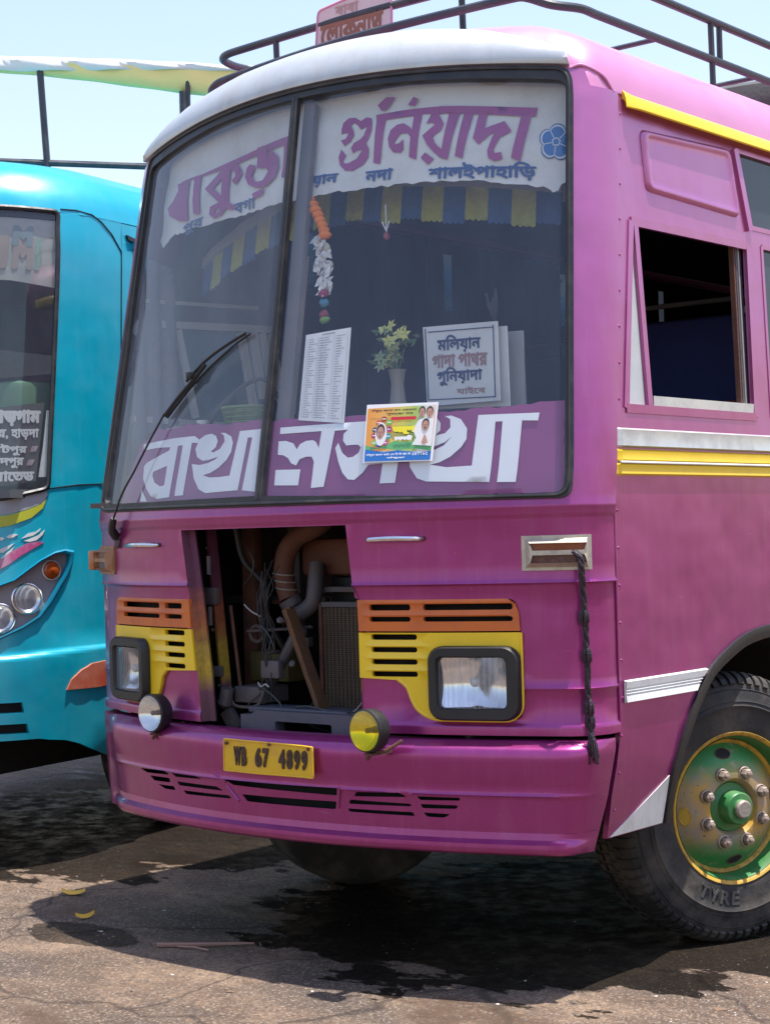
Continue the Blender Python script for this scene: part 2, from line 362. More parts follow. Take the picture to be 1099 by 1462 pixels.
# ------------------------------------------------------------------ body outlines
def lerp(z,T):
    if z<=T[0][0]: return T[0][1]
    for a,b in zip(T,T[1:]):
        if z<=b[0]:
            t=(z-a[0])/(b[0]-a[0]); return a[1]+(b[1]-a[1])*t
    return T[-1][1]
class Shell:
    """a bus body: horizontal outline (bowed front, round corners, straight sides) stacked up in z"""
    def __init__(s,Y0,A,K,UC,L,W,arch,az0,az1,org=(0,0,0),rot=0.,umap=None):
        s.umap=umap
        s.Y0,s.A,s.K,s.UC,s.L,s.W,s.arch,s.az0,s.az1,s.org,s.rot=Y0,A,K,UC,L,W,arch,az0,az1,org,rot
    def base(s,u,z):
        y0=lerp(z,s.Y0);a=max(lerp(z,s.A),.004);sc=a/s.W
        sg=1 if u>=0 else -1;u=abs(u)
        if s.umap: u=lerp(u,s.umap)+max(0,u-s.umap[-1][0])
        xc=s.UC*sc;ph0=math.atan(2*s.K*xc);Rr=(a-xc)/(1-math.sin(ph0))
        if u<=s.UC: x=u*sc;y=y0+s.K*x*x
        else:
            cx=xc-Rr*math.sin(ph0);cy=y0+s.K*xc*xc+Rr*math.cos(ph0)
            if u<=s.UC+s.L:
                ph=ph0+(u-s.UC)/s.L*(math.pi/2-ph0);x=cx+Rr*math.sin(ph);y=cy-Rr*math.cos(ph)
            else: x=a;y=cy+(u-s.UC-s.L)
        t=min(max((z-s.az0)/(s.az1-s.az0),0),1);t=t*t*(3-2*t)
        z2=z+s.arch*(1-(x/s.W)**2)*t
        return (sg*x,y,z2)
    def local(s,u,z,off=0.):
        p=s.base(u,z)
        if off==0.: return p
        e=.004
        a=s.base(u+e,z);b=s.base(u-e,z);c=s.base(u,z+e);d=s.base(u,z-e)
        U=[a[i]-b[i] for i in range(3)];V=[c[i]-d[i] for i in range(3)]
        n=(U[1]*V[2]-U[2]*V[1],U[2]*V[0]-U[0]*V[2],U[0]*V[1]-U[1]*V[0])
        l=math.sqrt(sum(i*i for i in n)) or 1.
        return tuple(p[i]+off*n[i]/l for i in range(3))
    def __call__(s,u,z,off=0.):
        x,y,z=s.local(u,z,off)
        c,q=math.cos(s.rot),math.sin(s.rot)
        return (s.org[0]+x*c-y*q,s.org[1]+x*q+y*c,s.org[2]+z)
BUS=Shell(Y0=[(0,-.12),(1.58,-.12),(1.64,-.112),(3.0,.14),(3.06,.155),(3.10,.18),(3.14,.215),(3.18,.27),(3.21,.35),(3.235,.47),(3.25,.65),(3.26,.9)],
          A=[(0,1.12),(.43,1.135),(.6,1.175),(.76,1.2),(1.7,1.2),(2.95,1.127),(3.02,1.115),(3.06,1.10),(3.10,1.075),(3.14,1.03),(3.18,.95),(3.21,.84),(3.235,.68),(3.25,.45),(3.26,.0)],
          K=.2,UC=1.13,L=.14,W=1.2,arch=.10,az0=2.0,az1=3.02)
TEAL=Shell(Y0=[(.4,.05),(.5,-.02),(.9,-.03),(1.2,0.0),(1.5,.04),(1.7,.06),(3.0,.20),(3.12,.23),(3.2,.27),(3.28,.34),(3.34,.44),(3.39,.62),(3.42,1.0)],
          A=[(.4,1.13),(.5,1.18),(.9,1.2),(1.7,1.2),(2.9,1.17),(3.08,1.155),(3.18,1.13),(3.27,1.06),(3.34,.92),(3.39,.6),(3.42,.0)],
          K=.12,UC=.55,L=1.08,W=1.2,arch=.05,az0=2.3,az1=3.1,org=(-3.243,.103,0),rot=math.radians(10),umap=[(0,0),(.8,1.05),(1.04,1.285),(1.16,1.48),(1.36,1.70)])

# outlines of lettering, cloths and lamps, in metres (u across the front sheet, z up)
D = {"bot":[[[-0.81,1.863],[-0.574,1.873],[-0.426,1.873],[-0.391,1.857],[-0.397,1.845],[-0.439,1.849],[-0.458,1.652],[-0.516,1.651],[-0.499,1.843],[-0.533,1.842],[-0.553,1.648],[-0.64,1.644],[-0.696,1.657],[-0.743,1.69],[-0.776,1.728],[-0.782,1.775],[-0.764,1.788],[-0.593,1.828],[-0.588,1.84],[-0.69,1.843],[-0.8,1.839]],
[[-0.594,1.769],[-0.599,1.695],[-0.63,1.692],[-0.676,1.708],[-0.7,1.735],[-0.698,1.751]],
[[-0.776,1.685],[-0.719,1.636],[-0.776,1.638]],
[[-0.391,1.857],[-0.357,1.872],[-0.317,1.875],[-0.289,1.865],[-0.275,1.845],[-0.283,1.823],[-0.31,1.808],[-0.295,1.804],[-0.258,1.815],[-0.235,1.842],[-0.243,1.864],[-0.265,1.875],[-0.237,1.873],[-0.2,1.858],[-0.187,1.835],[-0.191,1.801],[-0.212,1.773],[-0.253,1.746],[-0.297,1.729],[-0.343,1.722],[-0.302,1.712],[-0.247,1.711],[-0.186,1.714],[-0.155,1.875],[-0.044,1.876],[-0.043,1.65],[-0.11,1.658],[-0.085,1.848],[-0.108,1.849],[-0.133,1.659],[-0.316,1.655],[-0.36,1.671],[-0.397,1.712],[-0.421,1.767],[-0.369,1.761],[-0.32,1.766],[-0.282,1.776],[-0.261,1.787],[-0.315,1.778],[-0.355,1.776],[-0.392,1.792],[-0.409,1.823],[-0.397,1.845]],
[[0.053,1.875],[0.423,1.876],[0.551,1.869],[0.561,1.724],[0.556,1.659],[0.498,1.659],[0.503,1.727],[0.449,1.725],[0.428,1.698],[0.398,1.675],[0.371,1.678],[0.347,1.701],[0.327,1.739],[0.309,1.789],[0.32,1.807],[0.34,1.771],[0.364,1.753],[0.385,1.755],[0.406,1.768],[0.414,1.786],[0.403,1.796],[0.381,1.797],[0.354,1.796],[0.339,1.813],[0.339,1.837],[0.356,1.851],[0.301,1.85],[0.274,1.656],[0.219,1.654],[0.222,1.746],[0.21,1.764],[0.186,1.765],[0.157,1.757],[0.144,1.736],[0.121,1.744],[0.103,1.764],[0.08,1.775],[0.053,1.778],[0.051,1.826],[0.086,1.826],[0.122,1.815],[0.14,1.793],[0.153,1.811],[0.179,1.821],[0.209,1.822],[0.224,1.815],[0.238,1.793],[0.244,1.852],[0.054,1.852]],
[[0.05,1.724],[0.166,1.721],[0.162,1.665],[0.051,1.669]],
[[0.691,1.877],[0.708,1.854],[0.708,1.831],[0.692,1.813],[0.725,1.819],[0.743,1.838],[0.741,1.866],[0.722,1.877],[0.745,1.878],[0.778,1.864],[0.801,1.831],[0.8,1.795],[0.783,1.769],[0.748,1.739],[0.712,1.722],[0.679,1.715],[0.736,1.704],[0.822,1.706],[0.837,1.875],[1.036,1.873],[1.032,1.847],[0.981,1.85],[0.969,1.646],[0.909,1.648],[0.918,1.85],[0.895,1.85],[0.884,1.649],[0.669,1.659],[0.635,1.671],[0.607,1.709],[0.599,1.759],[0.652,1.76],[0.69,1.764],[0.723,1.778],[0.751,1.809],[0.727,1.789],[0.692,1.777],[0.651,1.784],[0.635,1.812],[0.646,1.857]]],"top":[[[0.19,2.856],[0.188,2.874],[0.193,2.897],[0.216,2.912],[0.246,2.91],[0.277,2.894],[0.299,2.906],[0.324,2.9],[0.331,2.88],[0.331,2.852],[0.319,2.826],[0.308,2.815],[0.322,2.793],[0.32,2.766],[0.297,2.744],[0.251,2.728],[0.216,2.732],[0.19,2.752],[0.179,2.78],[0.191,2.805],[0.216,2.783],[0.203,2.767],[0.206,2.757],[0.228,2.756],[0.266,2.768],[0.292,2.794],[0.268,2.795],[0.247,2.787],[0.238,2.805],[0.251,2.821],[0.279,2.829],[0.296,2.841],[0.31,2.873],[0.28,2.864],[0.266,2.879],[0.245,2.892],[0.232,2.883],[0.246,2.864],[0.25,2.846],[0.235,2.826],[0.207,2.815],[0.188,2.835],[0.21,2.838],[0.225,2.857],[0.207,2.859]],
[[0.346,2.909],[0.486,2.914],[0.634,2.916],[0.636,2.889],[0.553,2.893],[0.536,2.74],[0.505,2.752],[0.511,2.816],[0.497,2.831],[0.466,2.83],[0.442,2.807],[0.44,2.797],[0.46,2.799],[0.48,2.811],[0.481,2.777],[0.467,2.768],[0.436,2.772],[0.416,2.792],[0.41,2.82],[0.42,2.847],[0.446,2.863],[0.476,2.866],[0.504,2.851],[0.515,2.84],[0.518,2.889],[0.399,2.886],[0.394,2.885],[0.376,2.739],[0.345,2.747],[0.351,2.883]],
[[0.574,2.761],[0.612,2.737],[0.587,2.72],[0.556,2.745]],
[[0.591,2.889],[0.574,2.857],[0.601,2.86],[0.61,2.851],[0.562,2.816],[0.581,2.787],[0.608,2.761],[0.636,2.74],[0.666,2.732],[0.706,2.893],[0.664,2.895],[0.642,2.766],[0.614,2.788],[0.605,2.81],[0.638,2.832],[0.645,2.854],[0.621,2.89]],
[[0.722,2.892],[0.759,2.891],[0.724,2.733],[0.695,2.743]],
[[0.779,2.891],[0.812,2.89],[0.802,2.834],[0.874,2.861],[0.902,2.825],[0.861,2.802],[0.84,2.762],[0.843,2.749],[0.868,2.753],[0.873,2.73],[0.844,2.723],[0.822,2.733],[0.817,2.758],[0.831,2.798],[0.843,2.821],[0.826,2.814],[0.785,2.778],[0.762,2.8]],
[[0.936,2.889],[0.972,2.889],[0.937,2.721],[0.904,2.735]],
[[0.622,2.916],[0.993,2.906],[0.987,2.876],[0.624,2.891]],
[[-0.847,2.878],[-0.664,2.863],[-0.479,2.867],[-0.267,2.873],[-0.076,2.884],[-0.072,2.858],[-0.263,2.852],[-0.475,2.848],[-0.63,2.853],[-0.838,2.868]],
[[-0.884,2.881],[-0.762,2.858],[-0.734,2.702],[-0.819,2.721],[-0.931,2.768],[-0.956,2.804],[-0.901,2.815],[-0.862,2.847]],
[[-0.722,2.86],[-0.667,2.857],[-0.637,2.708],[-0.69,2.719]],
[[-0.516,2.863],[-0.459,2.858],[-0.403,2.844],[-0.365,2.804],[-0.397,2.769],[-0.432,2.789],[-0.413,2.804],[-0.426,2.825],[-0.455,2.836],[-0.435,2.713],[-0.391,2.694],[-0.401,2.68],[-0.452,2.693],[-0.484,2.676],[-0.529,2.672],[-0.567,2.692],[-0.564,2.719],[-0.504,2.725],[-0.616,2.795],[-0.522,2.847]],
[[-0.505,2.813],[-0.555,2.786],[-0.49,2.745]],
[[-0.49,2.702],[-0.523,2.706],[-0.529,2.691],[-0.509,2.688]],
[[-0.272,2.876],[-0.212,2.875],[-0.2,2.825],[-0.186,2.856],[-0.14,2.824],[-0.126,2.786],[-0.139,2.748],[-0.187,2.725],[-0.25,2.73],[-0.31,2.753],[-0.341,2.786],[-0.339,2.817],[-0.32,2.828],[-0.277,2.815],[-0.295,2.782],[-0.262,2.752],[-0.214,2.751],[-0.188,2.778],[-0.207,2.796],[-0.267,2.804]],
[[-0.275,2.714],[-0.198,2.722],[-0.206,2.699],[-0.263,2.695]],
[[-0.101,2.881],[-0.073,2.881],[-0.079,2.737],[-0.098,2.742]],
[[0.352,2.942],[0.392,2.965],[0.433,2.961],[0.396,2.922],[0.375,2.917]],
[[0.491,2.927],[0.515,2.954],[0.535,2.945],[0.523,2.922]]],"flower_c":[[1.062,2.789]],"cloth":[[-1.015,2.814],[-0.867,2.913],[-0.469,2.935],[-0.154,2.949],[0.113,2.971],[0.415,2.961],[0.653,2.952],[0.871,2.945],[1.088,2.94],[1.105,2.796],[1.107,2.665],[1.079,2.648],[1.056,2.617],[1.019,2.638],[0.933,2.648],[0.831,2.659],[0.671,2.662],[0.5,2.664],[0.251,2.665],[0.044,2.657],[-0.108,2.659],[-0.364,2.654],[-0.564,2.663],[-0.765,2.672],[-0.936,2.689],[-1.048,2.753]],"cloth_word":{"shal":[[0.591,2.682],[0.994,2.664],[0.993,2.718]],"nada":[[0.314,2.687],[0.438,2.691],[0.436,2.719]],"yan":[[0.058,2.69],[0.188,2.695],[0.184,2.725]],"pur":[[-0.782,2.663],[-0.616,2.655],[-0.625,2.695]],"baga":[[-0.4,2.669],[-0.256,2.675],[-0.26,2.7]]},"purple":[[-0.71,1.916],[-0.548,1.911],[-0.5,1.922],[-0.253,1.906],[-0.054,1.909],[-0.024,1.902],[0.176,1.907],[0.416,1.9],[0.731,1.897],[0.921,1.901],[1.117,1.914],[1.13,1.603],[0.934,1.613],[0.65,1.621],[0.298,1.628],[-0.014,1.632],[-0.287,1.633],[-0.782,1.63],[-1.207,1.621],[-0.92,1.861],[-0.929,1.906]],"paper":[[0.137,2.192],[0.337,2.202],[0.339,1.874],[0.137,1.896]],"poster":[[0.437,1.928],[0.704,1.922],[0.693,1.724],[0.438,1.728]],"marigold":[[0.033,2.688],[0.043,2.662],[0.065,2.634],[0.094,2.605],[0.115,2.578],[0.132,2.552],[0.145,2.526]],"lace":[[0.091,2.517],[0.122,2.492],[0.146,2.46],[0.136,2.432],[0.153,2.399],[0.167,2.368],[0.16,2.339],[0.15,2.313],[0.16,2.29],[0.146,2.256]],"slotsB":[[[-0.723,0.614],[-0.526,0.623],[-0.509,0.608],[-0.673,0.601]],
[[-0.654,0.592],[-0.511,0.596],[-0.51,0.579],[-0.627,0.575]],
[[-0.6,0.564],[-0.488,0.567],[-0.481,0.553],[-0.554,0.551]],
[[-0.485,0.618],[-0.332,0.619],[-0.299,0.61],[-0.469,0.604]],
[[-0.464,0.588],[-0.221,0.59],[-0.186,0.577],[-0.452,0.574]],
[[-0.429,0.558],[-0.158,0.563],[-0.145,0.552],[-0.414,0.545]],
[[-0.175,0.622],[0.356,0.625],[0.354,0.598],[-0.128,0.603]],
[[-0.088,0.573],[0.345,0.577],[0.342,0.55],[-0.063,0.549]],
[[0.424,0.617],[0.523,0.62],[0.548,0.611],[0.409,0.599]],
[[0.394,0.586],[0.559,0.587],[0.562,0.577],[0.395,0.57]],
[[0.395,0.559],[0.566,0.561],[0.572,0.549],[0.401,0.543]]],"slotsC":[[[0.425,0.615],[0.591,0.621],[0.613,0.606],[0.415,0.599]],
[[0.398,0.587],[0.627,0.584],[0.633,0.575],[0.395,0.572]],
[[0.39,0.556],[0.639,0.556],[0.647,0.543],[0.396,0.545]],
[[0.649,0.611],[0.799,0.611],[0.797,0.601],[0.661,0.598]],
[[0.662,0.585],[0.794,0.585],[0.79,0.573],[0.671,0.571]],
[[0.675,0.557],[0.771,0.555],[0.75,0.542],[0.689,0.543]]],"tealws":[[1.026,3.059],[1.036,2.746],[1.035,2.239],[1.032,1.741],[0.782,1.698],[0.754,3.046]],"hl":[[0.799,1.286],[0.867,1.31],[0.919,1.349],[0.984,1.395],[1.043,1.426],[1.072,1.435],[1.099,1.426],[1.097,1.379],[1.084,1.326],[1.064,1.273],[1.042,1.209],[0.994,1.142],[0.917,1.097],[0.811,1.051]],"hl_lamps":[[1.044,1.355],[0.936,1.225],[0.817,1.149]],"swoosh":[[[0.793,1.411],[0.841,1.448],[0.91,1.483],[0.971,1.493],[0.997,1.485],[0.95,1.461],[0.886,1.425],[0.835,1.389],[0.795,1.366]],
[[0.886,1.507],[0.918,1.532],[0.957,1.539],[0.978,1.555],[0.974,1.541],[0.941,1.52],[0.908,1.513]],
[[0.898,1.496],[0.936,1.51],[0.969,1.522],[0.999,1.546],[0.989,1.522],[0.959,1.498],[0.926,1.491]],
[[0.813,1.516],[0.826,1.526],[0.853,1.531],[0.869,1.527],[0.848,1.515],[0.827,1.51]],
[[0.788,1.503],[0.788,1.516],[0.798,1.516],[0.805,1.509],[0.796,1.5]],
[[0.791,1.444],[0.79,1.46],[0.818,1.472],[0.855,1.487],[0.83,1.464],[0.804,1.443]],
[[0.793,1.414],[0.82,1.443],[0.856,1.471],[0.841,1.448],[0.811,1.421]]]}
# ================================================================== GROUND
def ground_mat():
    m, t, N, L = nodes('dusty_asphalt')
    tc = N('TexCoord'); b = N('BsdfPrincipled'); o = N('OutputMaterial'); L(b.outputs[0], o.inputs[0])
    def noise(s, d=8, r=.6, sc=(1, 1, 1), seed=0):
        mp = N('Mapping'); mp.inputs['Scale'].default_value = sc; mp.inputs['Location'].default_value = (seed, seed*.7, 0); mp.inputs['Rotation'].default_value = (0, 0, .5)
        L(tc.outputs['Object'], mp.inputs[0]); n = N('TexNoise'); n.inputs['Scale'].default_value = s; n.inputs['Detail'].default_value = d; n.inputs['Roughness'].default_value = r
        L(mp.outputs[0], n.inputs['Vector']); return n.outputs['Fac']
    def ramp(f, a, b_, inv=False):
        r = N('ValToRGB'); r.color_ramp.elements[0].position = a; r.color_ramp.elements[1].position = b_
        if inv: r.color_ramp.elements[0].color = (1, 1, 1, 1); r.color_ramp.elements[1].color = (0, 0, 0, 1)
        L(f, r.inputs[0]); return r.outputs[0]
    def mix(f, a, b_):
        x = N('MixRGB'); L(f, x.inputs[0])
        for i, q in ((1, a), (2, b_)):
            if isinstance(q, tuple): x.inputs[i].default_value = c4(q)
            else: L(q, x.inputs[i])
        return x.outputs[0]
    base = mix(ramp(noise(1.1, 10, .68, (1, 1.8, 1)), .44, .58), (.112, .070, .046), (.285, .190, .122))
    base = mix(ramp(noise(.8, 8, .6, (1, 2.2, 1), 5.3), .50, .60), base, (.070, .052, .043))
    base = mix(ramp(noise(34, 4, .7), .3, .75), base, mix(ramp(noise(90, 3, .7, seed=2), .35, .7), (.055, .040, .032), (.24, .18, .135)))
    base = mix(ramp(noise(6, 8, .75, (1, 1.6, 1), 3.1), .52, .75), base, (.062, .040, .028))
    vo = N('TexVoronoi'); vo.inputs['Scale'].default_value = 130; L(tc.outputs['Object'], vo.inputs['Vector']); sc_ = N('SeparateColor'); L(vo.outputs['Color'], sc_.inputs[0])
    gm = N('Math', operation='MULTIPLY'); gm.inputs[1].default_value = .55; L(ramp(sc_.outputs[0], .45, .95), gm.inputs[0]); base = mix(gm.outputs[0], base, (.060, .044, .034))
    g2 = N('Math', operation='MULTIPLY'); g2.inputs[1].default_value = .6; L(ramp(sc_.outputs[1], .82, .97), g2.inputs[0]); base = mix(g2.outputs[0], base, (.34, .26, .19))
    nd = N('TexNoise'); nd.inputs['Scale'].default_value = 2.2; nd.inputs['Detail'].default_value = 8; L(tc.outputs['Object'], nd.inputs['Vector']); va = N('VectorMath', operation='MULTIPLY_ADD'); va.inputs[1].default_value = (.5, .5, 0); L(nd.outputs['Color'], va.inputs[0]); L(tc.outputs['Object'], va.inputs[2])
    vc = N('TexVoronoi', feature='DISTANCE_TO_EDGE'); vc.inputs['Scale'].default_value = .9; L(va.outputs[0], vc.inputs['Vector']); crk = ramp(vc.outputs['Distance'], .002, .012, True)
    cm = N('Math', operation='MULTIPLY'); cm.inputs[1].default_value = .75; L(crk, cm.inputs[0]); base = mix(cm.outputs[0], base, (.035, .025, .02))
    wet = ramp(noise(.85, 9, .64, (1, 2.2, 1), 9.4), .55, .60)
    # oil and wash water at the parked bus, plus shade painted under both buses
    sep = N('SeparateXYZ'); L(tc.outputs['Object'], sep.inputs[0])
    def lin(x, y, c, s):
        a = N('Math', operation='MULTIPLY_ADD'); a.inputs[1].default_value = x; a.inputs[2].default_value = c; L(sep.outputs[0], a.inputs[0])
        q = N('Math', operation='MULTIPLY_ADD'); q.inputs[1].default_value = y; L(sep.outputs[1], q.inputs[0]); L(a.outputs[0], q.inputs[2])
        q2 = N('Math', operation='ABSOLUTE'); L(q.outputs[0], q2.inputs[0]); q3 = N('Math', operation='MULTIPLY'); q3.inputs[1].default_value = 1/s; L(q2.outputs[0], q3.inputs[0])
        q4 = N('Math', operation='POWER'); q4.inputs[1].default_value = 2; L(q3.outputs[0], q4.inputs[0]); return q4.outputs[0]
    def wet_shade(cx, cy, rx, ry, seed):
        s_ = N('Math', operation='ADD'); L(lin(1, 0, -cx, rx), s_.inputs[0]); L(lin(0, 1, -cy, ry), s_.inputs[1])
        n_ = N('Math', operation='MULTIPLY_ADD'); n_.inputs[1].default_value = 3.4; n_.inputs[2].default_value = -1.7; L(noise(1.9, 10, .66, (1, 1.9, 1), seed), n_.inputs[0])
        a = N('Math', operation='ADD'); L(s_.outputs[0], a.inputs[0]); L(n_.outputs[0], a.inputs[1])
        return ramp(a.outputs[0], .92, 1.0, True)
    pl = wet_shade(.42, 1.12, 1.22, 1.18, 1.7); p2 = wet_shade(-2.8, 1.75, 1.5, 1.5, 6.); p3 = wet_shade(-1.0, -.12, .26, .16, 7.7)  # second darkens the ground for the turquoise bus's shade; third is a wet stain
    mxx = N('Math', operation='MAXIMUM'); L(pl, mxx.inputs[0]); L(p2, mxx.inputs[1])
    p5 = N('Math', operation='MULTIPLY'); p5.inputs[1].default_value = .75; L(p3, p5.inputs[0]); m5 = N('Math', operation='MAXIMUM'); L(mxx.outputs[0], m5.inputs[0]); L(p5.outputs[0], m5.inputs[1])
    w2 = N('Math', operation='MULTIPLY'); w2.inputs[1].default_value = .65; L(wet, w2.inputs[0])
    col = mix(w2.outputs[0], base, (.080, .046, .027))
    oil_shade = N('Math', operation='MULTIPLY'); oil_shade.inputs[1].default_value = .9; L(m5.outputs[0], oil_shade.inputs[0])
    col = mix(oil_shade.outputs[0], col, (.0045, .0038, .0034))
    L(col, b.inputs['Base Color'])
    mw = N('Math', operation='MAXIMUM'); L(wet, mw.inputs[0]); L(m5.outputs[0], mw.inputs[1])
    br = N('Math', operation='MULTIPLY'); L(mw.outputs[0], br.inputs[0]); L(ramp(noise(11, 6, .6), .35, .6), br.inputs[1])
    ro = N('Math', operation='MULTIPLY_ADD'); ro.inputs[1].default_value = -.42; ro.inputs[2].default_value = .86; L(br.outputs[0], ro.inputs[0]); L(ro.outputs[0], b.inputs['Roughness'])
    sp_ = N('MapRange'); sp_.inputs[3].default_value = .30; sp_.inputs[4].default_value = .045; L(m5.outputs[0], sp_.inputs[0]); L(sp_.outputs[0], b.inputs['Specular IOR Level'])
    bp = N('Bump'); bp.inputs['Strength'].default_value = .9; bp.inputs['Distance'].default_value = .008; L(noise(60, 8, .75), bp.inputs['Height'])
    b2 = N('Bump'); b2.inputs['Strength'].default_value = .6; b2.inputs['Distance'].default_value = .04; L(noise(3.5, 7, .6), b2.inputs['Height']); L(b2.outputs[0], bp.inputs['Normal'])
    L(bp.outputs[0], b.inputs['Normal']); return m
GM = ground_mat()
def gline(a): return [-900, -300, -100, -40, -20, -10, -7]+list(np.arange(-5, 7.01, .12))+[9, 12, 20, 40, 100, 300, 900]
mb = MB(); gxs = gline(0); gys = gline(0); from mathutils import noise as mn
def gz(x, y):
    k = max(0, 1-max(abs(x)/7, abs(y)/7)); return GZ+(mn.noise(Vector((x*1.1, y*1.3, 2)))*.012+mn.noise(Vector((x*4, y*4, 7)))*.004)*min(1, k*3)
mb.add([(x, y, gz(x, y)) for y in gys for x in gxs], [(j*len(gxs)+i, j*len(gxs)+i+1, (j+1)*len(gxs)+i+1, (j+1)*len(gxs)+i) for j in range(len(gys)-1) for i in range(len(gxs)-1)])
tag(mb.build('ground', GM, loc=(0, 0, 0), sharp=None), kind='structure')

# ================================================================== MAGENTA BUS
B = BUS
bus = root('passenger_bus', (0, 0, GZ), 'magenta passenger bus with an open engine bay, yellow and orange grille and lettered split windscreen', 'bus')
def sst(x, a, b_): t = min(max((x-a)/(b_-a), 0), 1); return t*t*(3-2*t)
def body(u, z, off=0.):                                # pressed creases of the front sheet metal
    au = abs(u)
    d_ = .007*sst(z, 1.525, 1.537)-.0045*(1-sst(z, 1.303, 1.313))+.006*math.exp(-((z-1.312)/.006)**2)
    if au > .97: d_ += .007*math.exp(-((z-.965)/.007)**2)
    d_ += .009*(1-sst(z, .838, .848))+.004*math.exp(-((z-.846)/.005)**2)
    d_ += .004*math.exp(-((z-1.563)/.006)**2)
    if off < 0: d_ *= .5
    return B(u, z, off+d_)
ROWS = [.836, .842, .848, .853, .956, .961, .966, .972, 1.30, 1.306, 1.312, 1.318, 1.325, 1.522, 1.528, 1.534, 1.54, 1.557, 1.563, 1.569]
SEAM = 1.335
U_ = [(SEAM, .812), (SEAM, 2.965), (1.19, 2.965), (1.175, 3.019), (-1.175, 3.019), (-1.19, 2.965), (-SEAM, 2.965), (-SEAM, .812), (-.346, .812), (-.364, .993), (-.404, 1.277), (-.4476, 1.519), (.375, 1.519), (.396, 1.307), (.402, 1.27), (.42, 1.262), (.42, .812)]
WSO = roundpoly([(-1.105, 1.60), (1.15, 1.585), (1.128, 3.022), (-1.07, 3.022)], .045, 5)
WSI = roundpoly([(-1.068, 1.633), (-.7, 1.628), (0, 1.630), (.7, 1.606), (1.122, 1.603), (1.105, 2.975), (.5, 2.985), (-.5, 2.985), (-1.03, 2.97)], .03, 4)
WSH = roundpoly([(-1.095, 1.608), (1.142, 1.593), (1.12, 3.014), (-1.06, 3.014)], .065, 4)
gr = roundpoly([(.425, 1.262), (.965, 1.262), (.978, 1.2), (.978, .862), (.70, .862), (.635, .893), (.60, .955), (.575, .99), (.425, .998)], .03, 3)
grL = [(-x, z) for x, z in gr][::-1]
def ltr(p):                                            # the left cluster follows the slanted edge of the open bay
    x, z = p; return (min(x, -.425+(.055 if z < 1.05 else 0)*0), z)
grO = [(p[0]+(.008 if p[0] > .7 else .0), p[1]) for p in gr]
v, f = sheet(U_, body, 0, -.018, holes=[WSH, gr, grL], step=.075, gy=ROWS)
mb = MB().add(v, f); mb.build('front_body', PAINT, bus, sharp=50)
